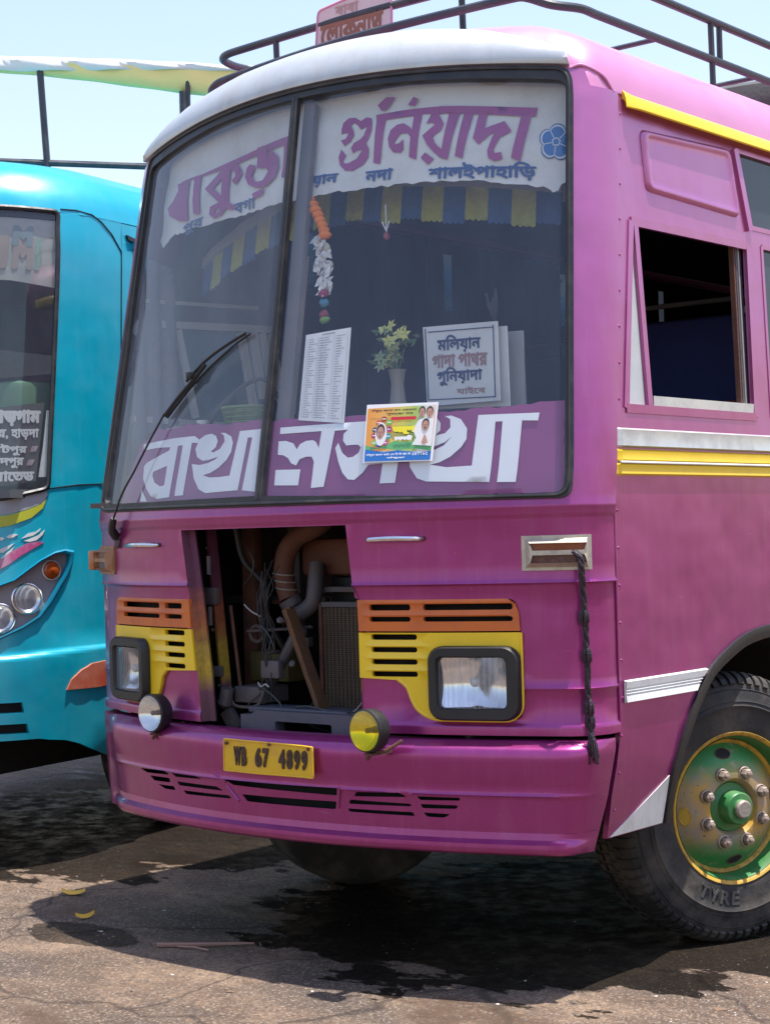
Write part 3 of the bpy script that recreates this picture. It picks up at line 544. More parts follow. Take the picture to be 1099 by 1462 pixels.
# --- grille clusters
def slots(rows, cols):
    return [rrect(a, z0, b_, z1, min(.008, (z1-z0)*.48), 3) for z0, z1 in rows for a, b_ in cols]
orr = [(1.226, 1.247), (1.188, 1.205)]; yr = [(1.127, 1.146), (1.085, 1.103), (1.044, 1.062), (1.003, 1.021)]
def lump(rows):                                        # ribs stand proud between slots
    def fn(u, z, off=0.):
        d_ = 0
        if .44 < abs(u) < (.66 if rows is yr else .965):
            for a, b_ in rows: d_ += .006*math.exp(-((z-b_-.004)/.004)**2)
        return B(u, z, off+.004+(d_ if off > 0 else 0))
    return fn
for s in (1, -1):
    mir = (lambda P: [(x, z) for x, z in P]) if s == 1 else (lambda P: [(-x, z) for x, z in P][::-1])
    ein = .42 if s == 1 else .402
    O = [(ein, 1.156), (.978, 1.156), (.975, 1.215), (.965, 1.245), (.94, 1.262), (ein-.003, 1.262)]
    Y = [(ein, 1.151), (ein, .998), (.56, .992), (.592, .965), (.605, .93), (.62, .90), (.66, .872), (.71, .862), (.93, .862), (.965, .878), (.978, .915), (.978, 1.151)]
    if s == -1: Y[0] = (.388, 1.151); Y[1] = (.368, 1.0); O[0] = (.39, 1.156)
    oc = [(.463, .615), (.66, .957)] if s == 1 else [(.445, .56), (.60, .90)]
    yc = [(.467, .636)] if s == 1 else [(.43, .565)]
    v, f = sheet(mir(O), lump(orr), .003, -.012, holes=[mir(q) for q in slots(orr, oc)], step=.03, gy=[a+k for a, b_ in orr for k in (.018, .022, .026)])
    MB().add(v, f).build('orange_vent_panel', ORG, bus, sharp=60)
    lamp = mir(rrect(.70, .885, .955, 1.09, .03, 4))
    v, f = sheet(mir(Y), lump(yr), .003, -.012, holes=[lamp]+[mir(q) for q in slots(yr, yc)], step=.035, gy=[b_+k for a, b_ in yr for k in (.0, .004, .008)])
    MB().add(v, f).build('yellow_lamp_panel', YEL, bus, sharp=60)
    # raised yellow rim along the outline of the cluster
    v, f = tube(smoothpath([B(s*u, z, .004) for u, z in [(.56, .996), (.595, .968), (.61, .93), (.63, .895), (.665, .872), (.71, .861), (.93, .861), (.965, .878), (.98, .915), (.98, 1.15)]], 4), .006, 6)
    MB().add(v, f).build('cluster_rim', YEL, bus)
    v, f = sheet(mir(rrect(.41, .86, .99, 1.27, .02)), lambda u, z, o: B(u, z, -.05), 0, None, step=.12)
    MB().add(v, f).build('grille_backing', DARK, bus)
    # head lamp: deep rubber surround, reflector, lens
    mb = MB(); ox, ix = rrect(.68, .862, .98, 1.108, .05, 6), rrect(.716, .903, .936, 1.07, .018, 6)
    rings = [(ox, .004), (ox, .03), ([(.83+(x-.83)*.95, .985+(z-.985)*.95) for x, z in ox], .042), ([(.826+(x-.826)*1.06, .9865+(z-.9865)*1.06) for x, z in ix], .042), (ix, .03), (ix, .0)]
    n = len(ox); V = []
    for P, off in rings: V += [B(s*x, z, off) for x, z in P]
    F = [(i*n+k, i*n+(k+1) % n, (i+1)*n+(k+1) % n, (i+1)*n+k) for i in range(5) for k in range(n)]
    if s == -1: F = [q[::-1] for q in F]
    bez = MB().add(V, F).build('headlight_surround', RUBBER, bus, sharp=50)
    REF_ = 0
    REF = mat('lamp_reflector', (.85, .85, .86), rough=.12, metal=1, var=.03, bump=.0, dirt=(.5, .45, .38), dirtamt=.25, dscale=20)
    cx, cz = .826, .9865
    def refl(u, z, off):
        r2 = ((abs(u)-cx)/.115)**2+((z-cz)/.09)**2; an = math.atan2(z-cz, abs(u)-cx); return B(u, z, .01-.055*max(0, 1-r2*.62)+.0012*math.sin(an*5+1)*min(1, r2*2)+.0010*math.sin(abs(u)*420)*(1 if z < 1.02 else .3)+off)
    v, f = sheet(mir(ix), refl, 0, None, step=.014); R_ = MB().add(v, f).build('headlight', REF, bus, sharp=None)
    v, f = blob(B(s*cx, cz, -.005), .017, 3, 2, .02); MB().add(v, f).build('bulb', mat('bulb_glass', (.6, .6, .6), rough=.1), R_)
    LG = glass('lamp_glass', (.95, .96, .96), rib=18., dust=.10, rough=.06)
    def lens(u, z, off):
        return B(u, z, .026+.012*(1-((abs(u)-cx)/.12)**2)+.0012*math.sin(abs(u)*620)*(1 if z < 1.03 else .2)+off)
    v, f = sheet(mir(ix), lens, 0, None, step=.006 if s == 1 else .01); MB().add(v, f).build('lens', LG, R_, sharp=None)
    # grab handle
    hu = (.462, .665) if s == 1 else (-.855, -.60)
    hz = 1.466
    v, f = tube(smoothpath([B(hu[0], hz, .004), B(hu[0]+.015, hz, .022), B((hu[0]+hu[1])/2, hz+.002, .034), B(hu[1]-.015, hz, .022), B(hu[1], hz, .004)], 5), [.005+.005*math.sin(math.pi*i/20) for i in range(21)], 8)
    hb = MB().add(v, f).build('grab_handle', CHR, bus)
    for hx in hu:
        v, f = blob(B(hx, hz, .004), .009, 5, 1, .05, (1, .6, 1)); MB().add(v, f).build('bolt', RUST, hb)
    # turn signal in its cast frame, two slots
    iu0, iu1 = (.99, 1.208)
    def ind(u, z, off): return B(s*u, z, off)
    fr_ = [[(iu0, 1.352), (iu1, 1.352), (iu1, 1.466), (iu0, 1.466)], [(iu0+.012, 1.362), (iu1-.012, 1.362), (iu1-.012, 1.456), (iu0+.012, 1.456)]]
    mb = MB()
    slo = [[(iu0+.038, 1.417), (iu1-.03, 1.417), (iu1-.022, 1.441), (iu0+.03, 1.441)], [(iu0+.03, 1.376), (iu1-.022, 1.376), (iu1-.03, 1.402), (iu0+.038, 1.402)]]
    v, f = sheet(fr_[0], lambda u, z, off: ind(u, z, off), .007, -.003, step=.05); f = [q[::-1] for q in f] if s == -1 else f; mb.add(v, f)
    def bev(u, z, off):
        e = min(u-iu0-.012, iu1-.012-u, z-1.362, 1.456-z); return ind(u, z, .008+.024*min(1, max(e, 0)/.014)) if off > 0 else ind(u, z, .007)
    v, f = sheet(fr_[1], bev, 1., -1., holes=slo, step=.012); f = [q[::-1] for q in f] if s == -1 else f; mb.add(v, f)
    IND = mat('cream_cast_metal', (.48, .44, .36), rough=.4, metal=.4, var=.12, bump=.2, dirt=(.22, .16, .12), dirtamt=.5, dscale=25)
    io = mb.build('turn_signal', IND if s == 1 else mat('dull_amber_casing', (.30, .13, .05), rough=.45, var=.25, scale=20, bump=.2, dirt=(.4, .33, .25), dirtamt=.5, dscale=20), bus, sharp=25)
    AMB = [mat('amber_lens', (.26, .055, .012), rough=.25, var=.2, bump=.2, dirt=(.2, .1, .06), dirtamt=.5, dscale=30), mat('brown_lens', (.10, .03, .025), rough=.25, var=.2, dirt=(.2, .13, .1), dirtamt=.5, dscale=30)]
    for q, am in zip(slo, AMB):
        v, f = sheet(q, lambda u, z, off: ind(u, z, .016), 0, None, step=.04); f = [q_[::-1] for q_ in f] if s == -1 else f
        MB().add(v, f).build('signal_lens', am, io)
    if s == -1:
        v, f = box(-1.232, .14, 1.368, -1.195, .20, 1.448, .008)
        MB().add(v, f).build('side_marker', mat('amber_marker', (.38, .12, .03), rough=.3, var=.3, scale=30, bump=.3, dirt=(.4, .33, .25), dirtamt=.5, dscale=20), io)
# jamb of the open bay on the left: sprayed in the colours of the panel beside it
def jamb_mat():
    m, t, N, L = nodes('oversprayed_jamb'); tc = N('TexCoord'); b = N('BsdfPrincipled'); o = N('OutputMaterial'); L(b.outputs[0], o.inputs[0])
    s = N('SeparateXYZ'); L(tc.outputs['Object'], s.inputs[0]); n = N('TexNoise'); n.inputs['Scale'].default_value = 14; n.inputs['Detail'].default_value = 6; L(tc.outputs['Object'], n.inputs['Vector'])
    a = N('Math', operation='MULTIPLY_ADD'); a.inputs[1].default_value = .09; L(n.outputs['Fac'], a.inputs[0]); L(s.outputs[2], a.inputs[2])
    mr = N('MapRange'); mr.inputs[1].default_value = .8-GZ+.045; mr.inputs[2].default_value = 1.6-GZ+.045; L(a.outputs[0], mr.inputs[0])
    r = N('ValToRGB'); e = r.color_ramp.elements; L(mr.outputs[0], r.inputs[0])
    e[0].position = 0; e[0].color = (.10, .035, .05, 1); e[1].position = 1; e[1].color = (.13, .02, .07, 1)
    for p, c in ((.16, (.16, .05, .08)), (.22, (.45, .30, .02)), (.36, (.42, .27, .03)), (.45, (.35, .10, .03)), (.56, (.30, .08, .04)), (.64, (.13, .03, .07))):
        q = e.new(p); q.color = c4(c)
    n2 = N('TexNoise'); n2.inputs['Scale'].default_value = 28; n2.inputs['Detail'].default_value = 9; L(tc.outputs['Object'], n2.inputs['Vector'])
    rr = N('MapRange'); rr.inputs[1].default_value = .35; rr.inputs[2].default_value = .75; rr.inputs[4].default_value = .6; n2.inputs['Roughness'].default_value = .7; L(n2.outputs['Fac'], rr.inputs[0])
    mx = N('MixRGB'); mx.inputs[2].default_value = (.05, .028, .024, 1); L(rr.outputs[0], mx.inputs[0]); L(r.outputs[0], mx.inputs[1]); L(mx.outputs[0], b.inputs['Base Color']); b.inputs['Roughness'].default_value = .7
    bp = N('Bump'); bp.inputs['Distance'].default_value = .004; L(n2.outputs['Fac'], bp.inputs['Height']); L(bp.outputs[0], b.inputs['Normal']); return m
JM = jamb_mat()
def strip3(pa, pb, n=1):
    v = []; 
    for a, b_ in zip(pa, pb): v += [tuple(a), tuple(b_)]
    return v, [(2*i, 2*i+1, 2*i+3, 2*i+2) for i in range(len(pa)-1)]
JP = [(-.346, .812), (-.364, .993), (-.404, 1.277), (-.4476, 1.519)]
pa = [B(u+.001, z, 0) for u, z in JP]; pb = [(p[0]+.012, p[1]+.030, p[2]) for p in pa]; pc = [(p[0]+.024, p[1]+.006, p[2]) for p in pb]; pd = [(p[0]-.004, p[1]+.012, p[2]) for p in pc]
mb = MB(); [mb.add(*strip3(a, b_)) for a, b_ in ((pa, pb), (pb, pc), (pc, pd))]
bm_o = mb.build('bay_jamb', JM, bus); 
JR = [(.42, .83), (.42, 1.262), (.396, 1.307), (.375, 1.519)]
pa = [B(u, z, 0) for u, z in JR]; pb = [(p[0]+.005, p[1]+.06, p[2]) for p in pa]
MB().add(*strip3(pb, pa)).build('bay_jamb', JM, bus)
for zz in (1.35, 1.16, .93):
    v, f = tube([(-.385, .0, zz), (-.385, .0, zz+.07)], .009, 8); MB().add(v, f).build('hinge', GRIME, bus)
# --- bumper: swept profile with cut slots
BPR = [(.428, .0), (.430, .052), (.445, .066), (.466, .064), (.478, .040), (.50, .036), (.585, .042), (.612, .046), (.622, .054), (.634, .050), (.70, .062), (.75, .066), (.775, .058), (.788, .036), (.792, .0)]
def bp_off(z): return lerp(z, BPR)
def bumpf(u, z, off): 
    k = 1-.93*(sst(abs(u), 1.12, 1.26) if u > 0 else sst(-u, .88, 1.12))
    lip = 1.
    return B(u, z, max(bp_off(z)*k, .006)+off)
bo = []
zr = [p[0] for p in BPR]
ur = 1.30
SL = D['slotsB'][:8]+D['slotsC']
SL = [roundpoly(q, .006, 2) for q in SL]
def uL(z): return -lerp(z, [(.43, 1.26), (.52, 1.27), (.68, 1.29), (.788, 1.30)])
def uR(z): return lerp(z, [(.43, 1.285), (.55, 1.287), (.70, 1.293), (.788, 1.296)])
mb = MB()
v, f = sheet([(uL(.5), .5), (0, .5), (uR(.5), .5), (uR(.66), .66), (uL(.66), .66)], bumpf, 0, -.006, holes=SL, step=.05, gy=[.606, .612, .617, .622, .628, .634]); mb.add(v, f)
def brow(z, fn=bumpf, dz=0, k=72): return [fn(uL(z)+(uR(z)-uL(z))*i/k, z, 0) for i in range(k+1)]
def strips(rs):
    n = len(rs[0]); V = [p for r in rs for p in r]; mb.add(V, [(j*n+i, j*n+i+1, (j+1)*n+i+1, (j+1)*n+i) for j in range(len(rs)-1) for i in range(n-1)])
strips([brow(z) for z in (.66, .70, .73, .75, .762, .770, .777, .783, .788)]+[[B(uL(.788)+(uR(.788)-uL(.788))*i/72, .797, max(.022*(1-.9*sst(abs(uL(.788)+(uR(.788)-uL(.788))*i/72), .95, 1.2)), .004)) for i in range(73)], [B(uL(.788)+(uR(.788)-uL(.788))*i/72, .799, -.03) for i in range(73)]])
strips([[B((uL(.43)+(uR(.43)-uL(.43))*i/72)*.98, .424, -.05) for i in range(73)]]+[brow(z) for z in (.4285, .430, .434, .445, .456, .466, .471, .478, .486, .5)])
bumper = mb.build('bumper', PAINT, bus, sharp=50)
v, f = sheet([(-1.1, .5), (1.1, .5), (1.1, .66), (-1.1, .66)], lambda u, z, o: B(u, z, -.03), 0, None, step=.15); MB().add(v, f).build('slot_backing', DARK, bumper)
# diagonal ridges beside the long slots
for q in ([(-.22, .640), (-.165, .612)], [(-.16, .598), (-.105, .548)], [(.36, .628), (.352, .555)]):
    v, f = tube([bumpf(u, z, .0) for u, z in q], .006, 6); MB().add(v, f).build('ridge', PAINT, bumper)
# number plate, slightly bent, corners bolted
PM = mat('yellow_number_plate', (.66, .40, .012), rough=.45, var=.12, scale=14, bump=.3, dirt=(.45, .22, .06), dirtamt=.5, dscale=14)
def plf(u, v_, off):
    z = .659+v_*.113; uu = -.128+u*.407
    return B(uu, z, .076+.004*math.sin(u*7)+(.006 if u < .06 or u > .94 else 0)+off)
po = roundpoly([(0, .02), (.5, 0), (1, .0), (.99, .93), (.5, .97), (.01, 1)], .02)
v, f = sheet(po, plf, .001, -.002, step=.05); plate = MB().add(v, f).build('number_plate', PM, bus)
pp = [plf(x, y, .002) for x, y in resample(po, .1)]; v, f = tube(pp, .0035, 6, closed=True); MB().add(v, f).build('plate_rim', PM, plate)
BT = mat('plate_lettering', (.03, .012, .012), rough=.5, var=.4, bump=0, dirt=(.3, .15, .03), dirtamt=.25, dscale=60)
for s_, x0, x1 in (('W', .125, .205), ('B', .215, .275), ('6', .37, .44), ('7', .45, .515), ('4', .62, .69), ('8', .705, .77), ('9', .785, .85), ('9', .865, .93)):
    v, f = text(s_, R4(x0, .20, x1, .80), plf, .0055, .001, bold=.055, res=22); MB().add(v, f).build('plate_character', BT, plate)
for x, y in ((.045, .88), (.94, .86), (.52, .93)):
    v, f = blob(plf(x, y, .004), .008, 2, 1, .1); MB().add(v, f).build('bolt', RUST, plate)
# --- roof: lofted rows
us = [-9.5, -7, -5, -3.5, -2.5, -1.9, -1.55, -1.42, -1.335, -1.27, -1.23, -1.19, -1.16, -1.13]+[-1.08+2.16*i/36 for i in range(37)]+[1.13, 1.16, 1.19, 1.23, 1.27, 1.335, 1.42, 1.55, 1.9, 2.5, 3.5, 5, 7, 9.5]
zs = [2.9655, 2.99, 3.02, 3.04, 3.06, 3.08, 3.10, 3.12, 3.14, 3.16, 3.18, 3.195, 3.21, 3.222, 3.235, 3.243, 3.25, 3.255, 3.26]
V = [B(u, max(z, 3.018 if abs(u) < 1.17 else 0), .001 if z < 3.02 else 0) for z in zs for u in us]; n = len(us)
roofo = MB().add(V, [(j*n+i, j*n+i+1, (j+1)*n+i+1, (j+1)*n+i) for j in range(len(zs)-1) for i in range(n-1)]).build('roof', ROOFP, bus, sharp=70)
# white visor over the windscreen
def visz(u): return .015+.150*max(0, 1-(abs(u)/1.145)**2.6)**.62
vo = [(u, 3.022+.006) for u in np.linspace(-1.135, 1.125, 40)]+[(u, 3.028+visz(u)) for u in np.linspace(1.125, -1.135, 40)]
def visf(u, z, off):
    t = (z-3.028)/max(visz(u), .02); t = min(max(t, 0), 1)
    return B(u, z, (.012+.034*math.sqrt(max(0, 1-(1-t)**2*.9))*(1-.55*t)) if off > 0 else .002)
v, f = sheet(vo, visf, 1., -1., step=.03); MB().add(v, f).build('windscreen_visor', VIS, bus, sharp=45)
# rain rail hugging the roof corner
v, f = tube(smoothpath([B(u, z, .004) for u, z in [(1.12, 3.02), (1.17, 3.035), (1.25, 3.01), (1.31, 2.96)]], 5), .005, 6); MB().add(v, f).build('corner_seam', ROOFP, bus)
# --- sides
def ys(z, u=SEAM): return B.local(u, z)[1]
def side(sg):
    def fn(y, z, off=0.): return (sg*(lerp(z, B.A)+off), y, z+ (0 if True else 0))
    return fn
S = side(1)
ARCH = [(.66, .455), (.652, .60), (.68, .70), (.735, .80), (.82, .90), (.92, .985), (1.07, 1.05), (1.19, 1.085), (1.38, 1.105), (1.57, 1.085), (1.69, 1.05), (1.84, .985), (1.94, .90), (2.05, .80), (2.10, .65), (2.11, .455)]
W1 = [(.42, 1.885), (1.338, 1.885), (1.385, 2.54), (.545, 2.535)]
W2 = [(1.415, 2.615), (2.24, 2.615), (2.24, 2.905), (1.345, 2.905)]
W3 = [(1.465, 1.885), (2.24, 1.885), (2.24, 2.55), (1.50, 2.55)]
more = []
for k in range(6):
    y0_ = 2.36+k*1.05; more += [[(y0_, 1.885), (y0_+.93, 1.885), (y0_+.93, 2.55), (y0_, 2.55)], [(y0_, 2.615), (y0_+.93, 2.615), (y0_+.93, 2.905), (y0_, 2.905)]]
def sideouter(): return [(.305, .455)]+ARCH+[(9.3, .455), (9.3, 2.979)]+[(ys(z), z) for z in (2.979, 2.8, 2.6, 2.4, 2.2, 2.0, 1.8, 1.7)]+[(ys(1.5), 1.5), (ys(1.), 1.), (ys(.8), .80), (.285, .60)]
for sg in (1, -1):
    S_ = side(sg)
    v, f = sheet(sideouter(), S_, 0 if sg == 1 else .0, -.02, holes=[W1, W2, W3]+more, step=.16, gy=[1.7])
    if sg == -1: f = [q[::-1] for q in f]
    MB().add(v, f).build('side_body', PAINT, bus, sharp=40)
    # belt mouldings
    L0 = .012
    for z0, z1, off, mtl, nm in ((1.752, 1.818, .016, ALU, 'silver_moulding'), (1.705, 1.747, .012, YEL, 'yellow_moulding'), (1.658, 1.700, .012, YEL, 'yellow_moulding')):
        a = ys(z0)+.01; mb = MB(); cs = [(z0, .001), (z0+.006, off), ((z0+z1)/2, off*.8), (z1-.006, off), (z1, .001)]
        yy = [a, a+.02, 2, 4, 9.3]; V = [S_(y, z, (o if y > a else .001)) for y in yy for z, o in cs]; n = 5
        F = [(i*n+k, (i+1)*n+k, (i+1)*n+k+1, i*n+k+1) for i in range(4) for k in range(4)]
        if sg == -1: F = [q[::-1] for q in F]
        MB().add(V, F).build(nm, mtl, bus, sharp=20)
    v, f = tube([S_(ys(1.70)+.012, 1.7025, .012), S_(9.3, 1.7025, .012)], .0045, 6); MB().add(v, f).build('white_bead', WHT, bus)
    # rain gutter
    cs = [(1.127, 2.985), (1.150, 2.972), (1.163, 2.955), (1.172, 2.926), (1.166, 2.922), (1.155, 2.945), (1.126, 2.955)]
    yy = [.55, .60, 2, 5, 9.3]; V = [((sg*(x if j else 1.13+(x-1.127)*.4)), y, z+ (.0 if j else .006)) for j, y in enumerate(yy) for x, z in cs]; n = len(cs)
    F = [(i*n+k, (i+1)*n+k, (i+1)*n+(k+1) % n, i*n+(k+1) % n) for i in range(4) for k in range(n)]+[tuple(range(n))]
    if sg == -1: F = [q[::-1] for q in F]
    MB().add(V, F).build('rain_gutter', YEL, bus, sharp=25)
    # pressed fairing above the driver window
    P = roundpoly([(.665, 2.655), (1.33, 2.640), (1.295, 2.90), (.655, 2.872)], .02)
    rg = []; Q = resample(roundpoly([(.665, 2.655), (1.33, 2.640), (1.295, 2.90), (.655, 2.872)], .03, 4), .04); cy_, cz_ = .985, 2.768
    for ins, off in ((0, .001), (.005, .010), (.011, .0145), (.019, .015), (.027, .0105), (.036, .008), (.05, .0075)):
        rg.append([S_(cy_+(y-cy_)*(1-ins/.33), cz_+(z-cz_)*(1-ins/.125), off) for y, z in Q])
    n = len(Q); F = [(j*n+i, j*n+(i+1) % n, (j+1)*n+(i+1) % n, (j+1)*n+i) for j in range(len(rg)-1) for i in range(n)]+[tuple((len(rg)-1)*n+i for i in range(n))]
    if sg == -1: F = [q[::-1] for q in F]
    MB().add([p for r in rg for p in r], F).build('fairing_panel', PAINT, bus, sharp=None)
    # driver window
    wf = MB(); 
    for a, b_ in zip(W1, W1[1:]+W1[:1]): wf.add(*bar(S_(a[0], a[1], -.004), S_(b_[0], b_[1], -.004), .03, .018, (1, 0, 0)))
    win = wf.build('side_window', PAINT, bus)
    def prt(name, y0, z0, y1, z1, x0, x1, m_):
        a = lerp((z0+z1)/2, B.A); v, f = box(min(sg*(a+x0), sg*(a+x1)), y0, z0, max(sg*(a+x0), sg*(a+x1)), y1, z1, .002); MB().add(v, f).build(name, m_, win)
    def pbar(name, a, b_, w_, h_, dx, m_): v, f = bar(S_(a[0], a[1], dx), S_(b_[0], b_[1], dx), w_, h_, (1, 0, 0)); MB().add(v, f).build(name, m_, win)
    pbar('window_bar', (.578, 1.90), (.575, 2.53), .028, .02, -.006, PAINT)
    v, f = sheet([(.435, 1.90), (.565, 1.90), (.565, 2.50), (.548, 2.50)], S_, -.010, -.014, step=.2); MB().add(v, [q[::-1] for q in f] if sg == -1 else f).build('quarter_panel', mat('dusty_quarter_panel', (.42, .44, .44), rough=.5, var=.08, dirt=(.6, .6, .58), dirtamt=.4, spots=.6), win)
    pbar('sill_rail', (.60, 1.912), (1.335, 1.912), .044, .03, -.012, ALU)
    for q, (yy0, mm) in enumerate(((1.262, RUST), (1.285, GRIME), (1.312, ALU), (1.336, GRIME))):
        pbar('window_channel', (yy0, 1.93), (yy0+.035, 2.53), .010, .02, -.022-.004*q, mm)
    GS = glass('side_glass', (.035, .04, .05), dust=.16, rough=.05, dcol=(.16, .19, .24))
    for q in [W2, W3]+more+([[(a-.0, b_) for a, b_ in W1]] if sg < 0 else []):
        v, f = sheet(q, S_, -.012, None, step=.5); MB().add(v, [t[::-1] for t in f] if sg == -1 else f).build('window_pane', GS, bus)
    for q in (W2, W3):
        fm = MB()
        for a, b_ in zip(q, q[1:]+q[:1]): fm.add(*bar(S_(a[0], a[1], -.004), S_(b_[0], b_[1], -.004), .018, .014, (1, 0, 0)))
        fm.build('window_frame', PAINT, bus)
    pw = S_(1.335, 2.905, .004); v, f = bar(S_(1.335, 2.905, .002), S_(1.405, 2.60, .002), .034, .022, (1, 0, 0)); MB().add(v, f).build('slanted_post', PAINT, bus)
    rs = random.Random(4)
    for k in range(9):
        t = rs.random(); v, f = blob(S_(1.36+.07*t, 2.905-.30*t, .002), .006+.008*rs.random(), k, 1, .35, (.3, .5, 1.8)); MB().add(v, f).build('sealant_smear', mat('white_sealant', (.6, .6, .6), rough=.7), bus)
    # white ribbed strip and white corner ahead of the wheel
    cs = [(.904, .002), (.906, .014), (.926, .011), (.928, .007), (.934, .012), (.938, .006), (.944, .012), (.948, .006), (.952, .012), (.974, .015), (.978, .002)]
    V = []; n = len(cs)
    for j in range(2):
        for z, o in cs: V.append(S_(.337 if j == 0 else (.80+(z-.905)*1.15), z, o))
    F = [(k, n+k, n+k+1, k+1) for k in range(n-1)]+[tuple(range(n))]; F = [q[::-1] for q in F] if sg == -1 else F
    MB().add(V, F).build('white_side_strip', WHT, bus, sharp=15)
    v, f = sheet([(.315, .458), (.652, .458), (.648, .625)], S_, .003, 0, step=.1); MB().add(v, [t[::-1] for t in f] if sg == -1 else f).build('white_corner_patch', WHT, bus)
    # rubber flare and wheel well
    ar = smoothpath([Vector((sg*lerp(z, B.A), y, z)) for y, z in ARCH], 3)
    mb = MB(); cen = Vector((0, 1.38, .5)); V = []
    for p in ar:
        dd = (cen-Vector((0, p.y, p.z))).normalized()
        for k, (dr, dx) in enumerate(((0, .0), (.0, .012), (.018, .014), (.048, .006), (.050, -.03))): q = Vector((p.x+sg*dx, p.y, p.z))+dd*dr; V.append(tuple(q))
    n = 5; F = [(i*n+k, i*n+k+1, (i+1)*n+k+1, (i+1)*n+k) for i in range(len(ar)-1) for k in range(n-1)]; F = [q[::-1] for q in F] if sg == 1 else F
    mb.add(V, F).build('wheel_arch_flare', RUBBER, bus, sharp=30)
    V = []
    for p in ar: V += [(p.x-sg*.02, p.y, p.z), (sg*.62, p.y, p.z)]
    mb = MB().add(V, [(2*i, 2*i+1, 2*i+3, 2*i+2) for i in range(len(ar)-1)])
    V = [(sg*.62, p.y, p.z) for p in ar]; mb.add(V, [tuple(range(len(V)))]); mb.build('wheel_well', LINER, bus)
    mb = MB()
    for k in range(20):
        z = .55+k*.124; 
        if 1.64 < z < 1.83: continue
        mb.add(*blob(S_(ys(z) if z > .85 else .27+(z-.5)*.2, z, .001)if False else (sg*(lerp(z, B.A)+.001), (ys(z) if z > .8 else .295)+.022, z), .0055, k, 1, 0, (.6, 1, 1)))
    tag(mb.build('rivet_row', PAINT, bus), kind='stuff')
    for k in range(7):
        z = .62+.04*k
    # raised folded seam
    v, f = tube([(sg*(lerp(z, B.A)+.0), ys(z)+.003, z) for z in (.82, 1.0, 1.3, 1.6, 1.8, 2.1, 2.4, 2.7, 2.95)], .0045, 6); MB().add(v, f).build('panel_seam', PAINT, bus)
# --- windscreen
RUB2 = mat('windscreen_rubber', (.014, .014, .016), rough=.45, var=.3, bump=.15, dirt=(.08, .075, .07), dirtamt=.5, dscale=9)
def rubf(u, z, off): return B(u, z, off+ .0)
v, f = sheet(WSO, B, .016, -.022, holes=[WSI], step=.05); MB().add(v, f).build('windscreen_rubber', RUB2, bus, sharp=40)
mm_ = [(u*.5+a*.5, z*.5+b_*.5) for (u, z), (a, b_) in zip(resample(WSO, .06), resample(WSO, .06))]
inner = [(x*.988, 2.31+(z-2.31)*.987) for x, z in WSO]; v, f = tube([B(u, z, .018) for u, z in resample(inner, .05)], .006, 6, closed=True); MB().add(v, f).build('rubber_lip', RUB2, bus)
GW = glass('windscreen_glass', (.93, .95, .96), dust=.065, rough=.02, dcol=(.30, .36, .56))  # bluish diffuse veil doubles as painted sky reflection
GWL = glass('windscreen_glass_dust_haze', (.92, .94, .95), dust=.145, rough=.03, dcol=(.42, .48, .58))  # stronger veil: dust plus sky haze painted into the pane
gi = [(-1.08, 1.62), (-.008, 1.62), (-.008, 2.99), (-1.045, 2.99)]; g2 = [(.008, 1.612), (1.125, 1.598), (1.11, 2.985), (.008, 2.99)]
v, f = sheet(gi, B, 0, None, step=.06); tag(MB().add(v, f).build('windscreen_pane', GWL, bus, sharp=None), 'left windscreen pane, with dust and painted sky haze')
v, f = sheet(g2, B, 0, None, step=.06); tag(MB().add(v, f).build('windscreen_pane', GW, bus, sharp=None), 'right windscreen pane, clear enough to see the route boards')
zz = [1.618+1.375*i/14 for i in range(15)]
mb = MB(); V = []
for z in zz:
    for u, o in ((-.017, -.004), (-.015, .016), (-.004, .020), (.006, .016), (.012, .020), (.017, .016), (.018, -.004)): V.append(B(u, z, o))
n = 7; mb.add(V, [(i*n+k, i*n+k+1, (i+1)*n+k+1, (i+1)*n+k) for i in range(14) for k in range(6)]); mb.build('windscreen_divider', RUB2, bus, sharp=20)
INP = mat('grey_centre_post', (.15, .15, .155), rough=.6, var=.15, bump=.2, dirt=(.25, .2, .17), dirtamt=.5, dscale=9)
v, f = sheet([(.02, 1.63), (.085, 1.63), (.075, 2.97), (.02, 2.97)], B, -.02, -.045, step=.3); MB().add(v, f).build('inner_centre_post', INP, bus)
# --- wiper
wa = MB(); v, f = tube(smoothpath([B(-.945, 1.50, .012), B(-.93, 1.53, .035), B(-.90, 1.575, .04)], 4), [.018]*4+[.015]*4+[.011], 8); wa.add(v, f)
v, f = tube(smoothpath([B(-.90, 1.575, .04), B(-.84, 1.66, .04), B(-.77, 1.745, .034), B(-.68, 1.86, .03), B(-.59, 1.962, .03)], 4), .0042, 6); wa.add(v, f)
BR_ = mat('wiper_black', (.010, .010, .012), rough=.45, var=.2, bump=0)
wip = wa.build('wiper', BR_, bus)
wb = MB()
for pts, r in (([(-.595, 1.955), (-.51, 2.02), (-.427, 2.075), (-.36, 2.125)], .008), ([(-.60, 1.95), (-.47, 2.045), (-.33, 2.128), (-.20, 2.19), (-.13, 2.215)], .0045), ([(-.47, 2.075), (-.36, 2.14), (-.24, 2.185), (-.14, 2.215)], .006)):
    v, f = tube(smoothpath([B(u, z, .024 if r != .0045 else .010) for u, z in pts], 4), r, 6); wb.add(v, f)
wb.add(*box(*[a-.013 for a in B(-.43, 2.09, .036)], *[a+.013 for a in B(-.43, 2.09, .036)], .003)); wb.build('wiper_blade', BR_, wip)
v, f = blob(B(-.945, 1.475, .008), .016, 3, 1, .2, (1, .8, 1.6)); MB().add(v, f).build('wiper_spindle', GRIME, wip)
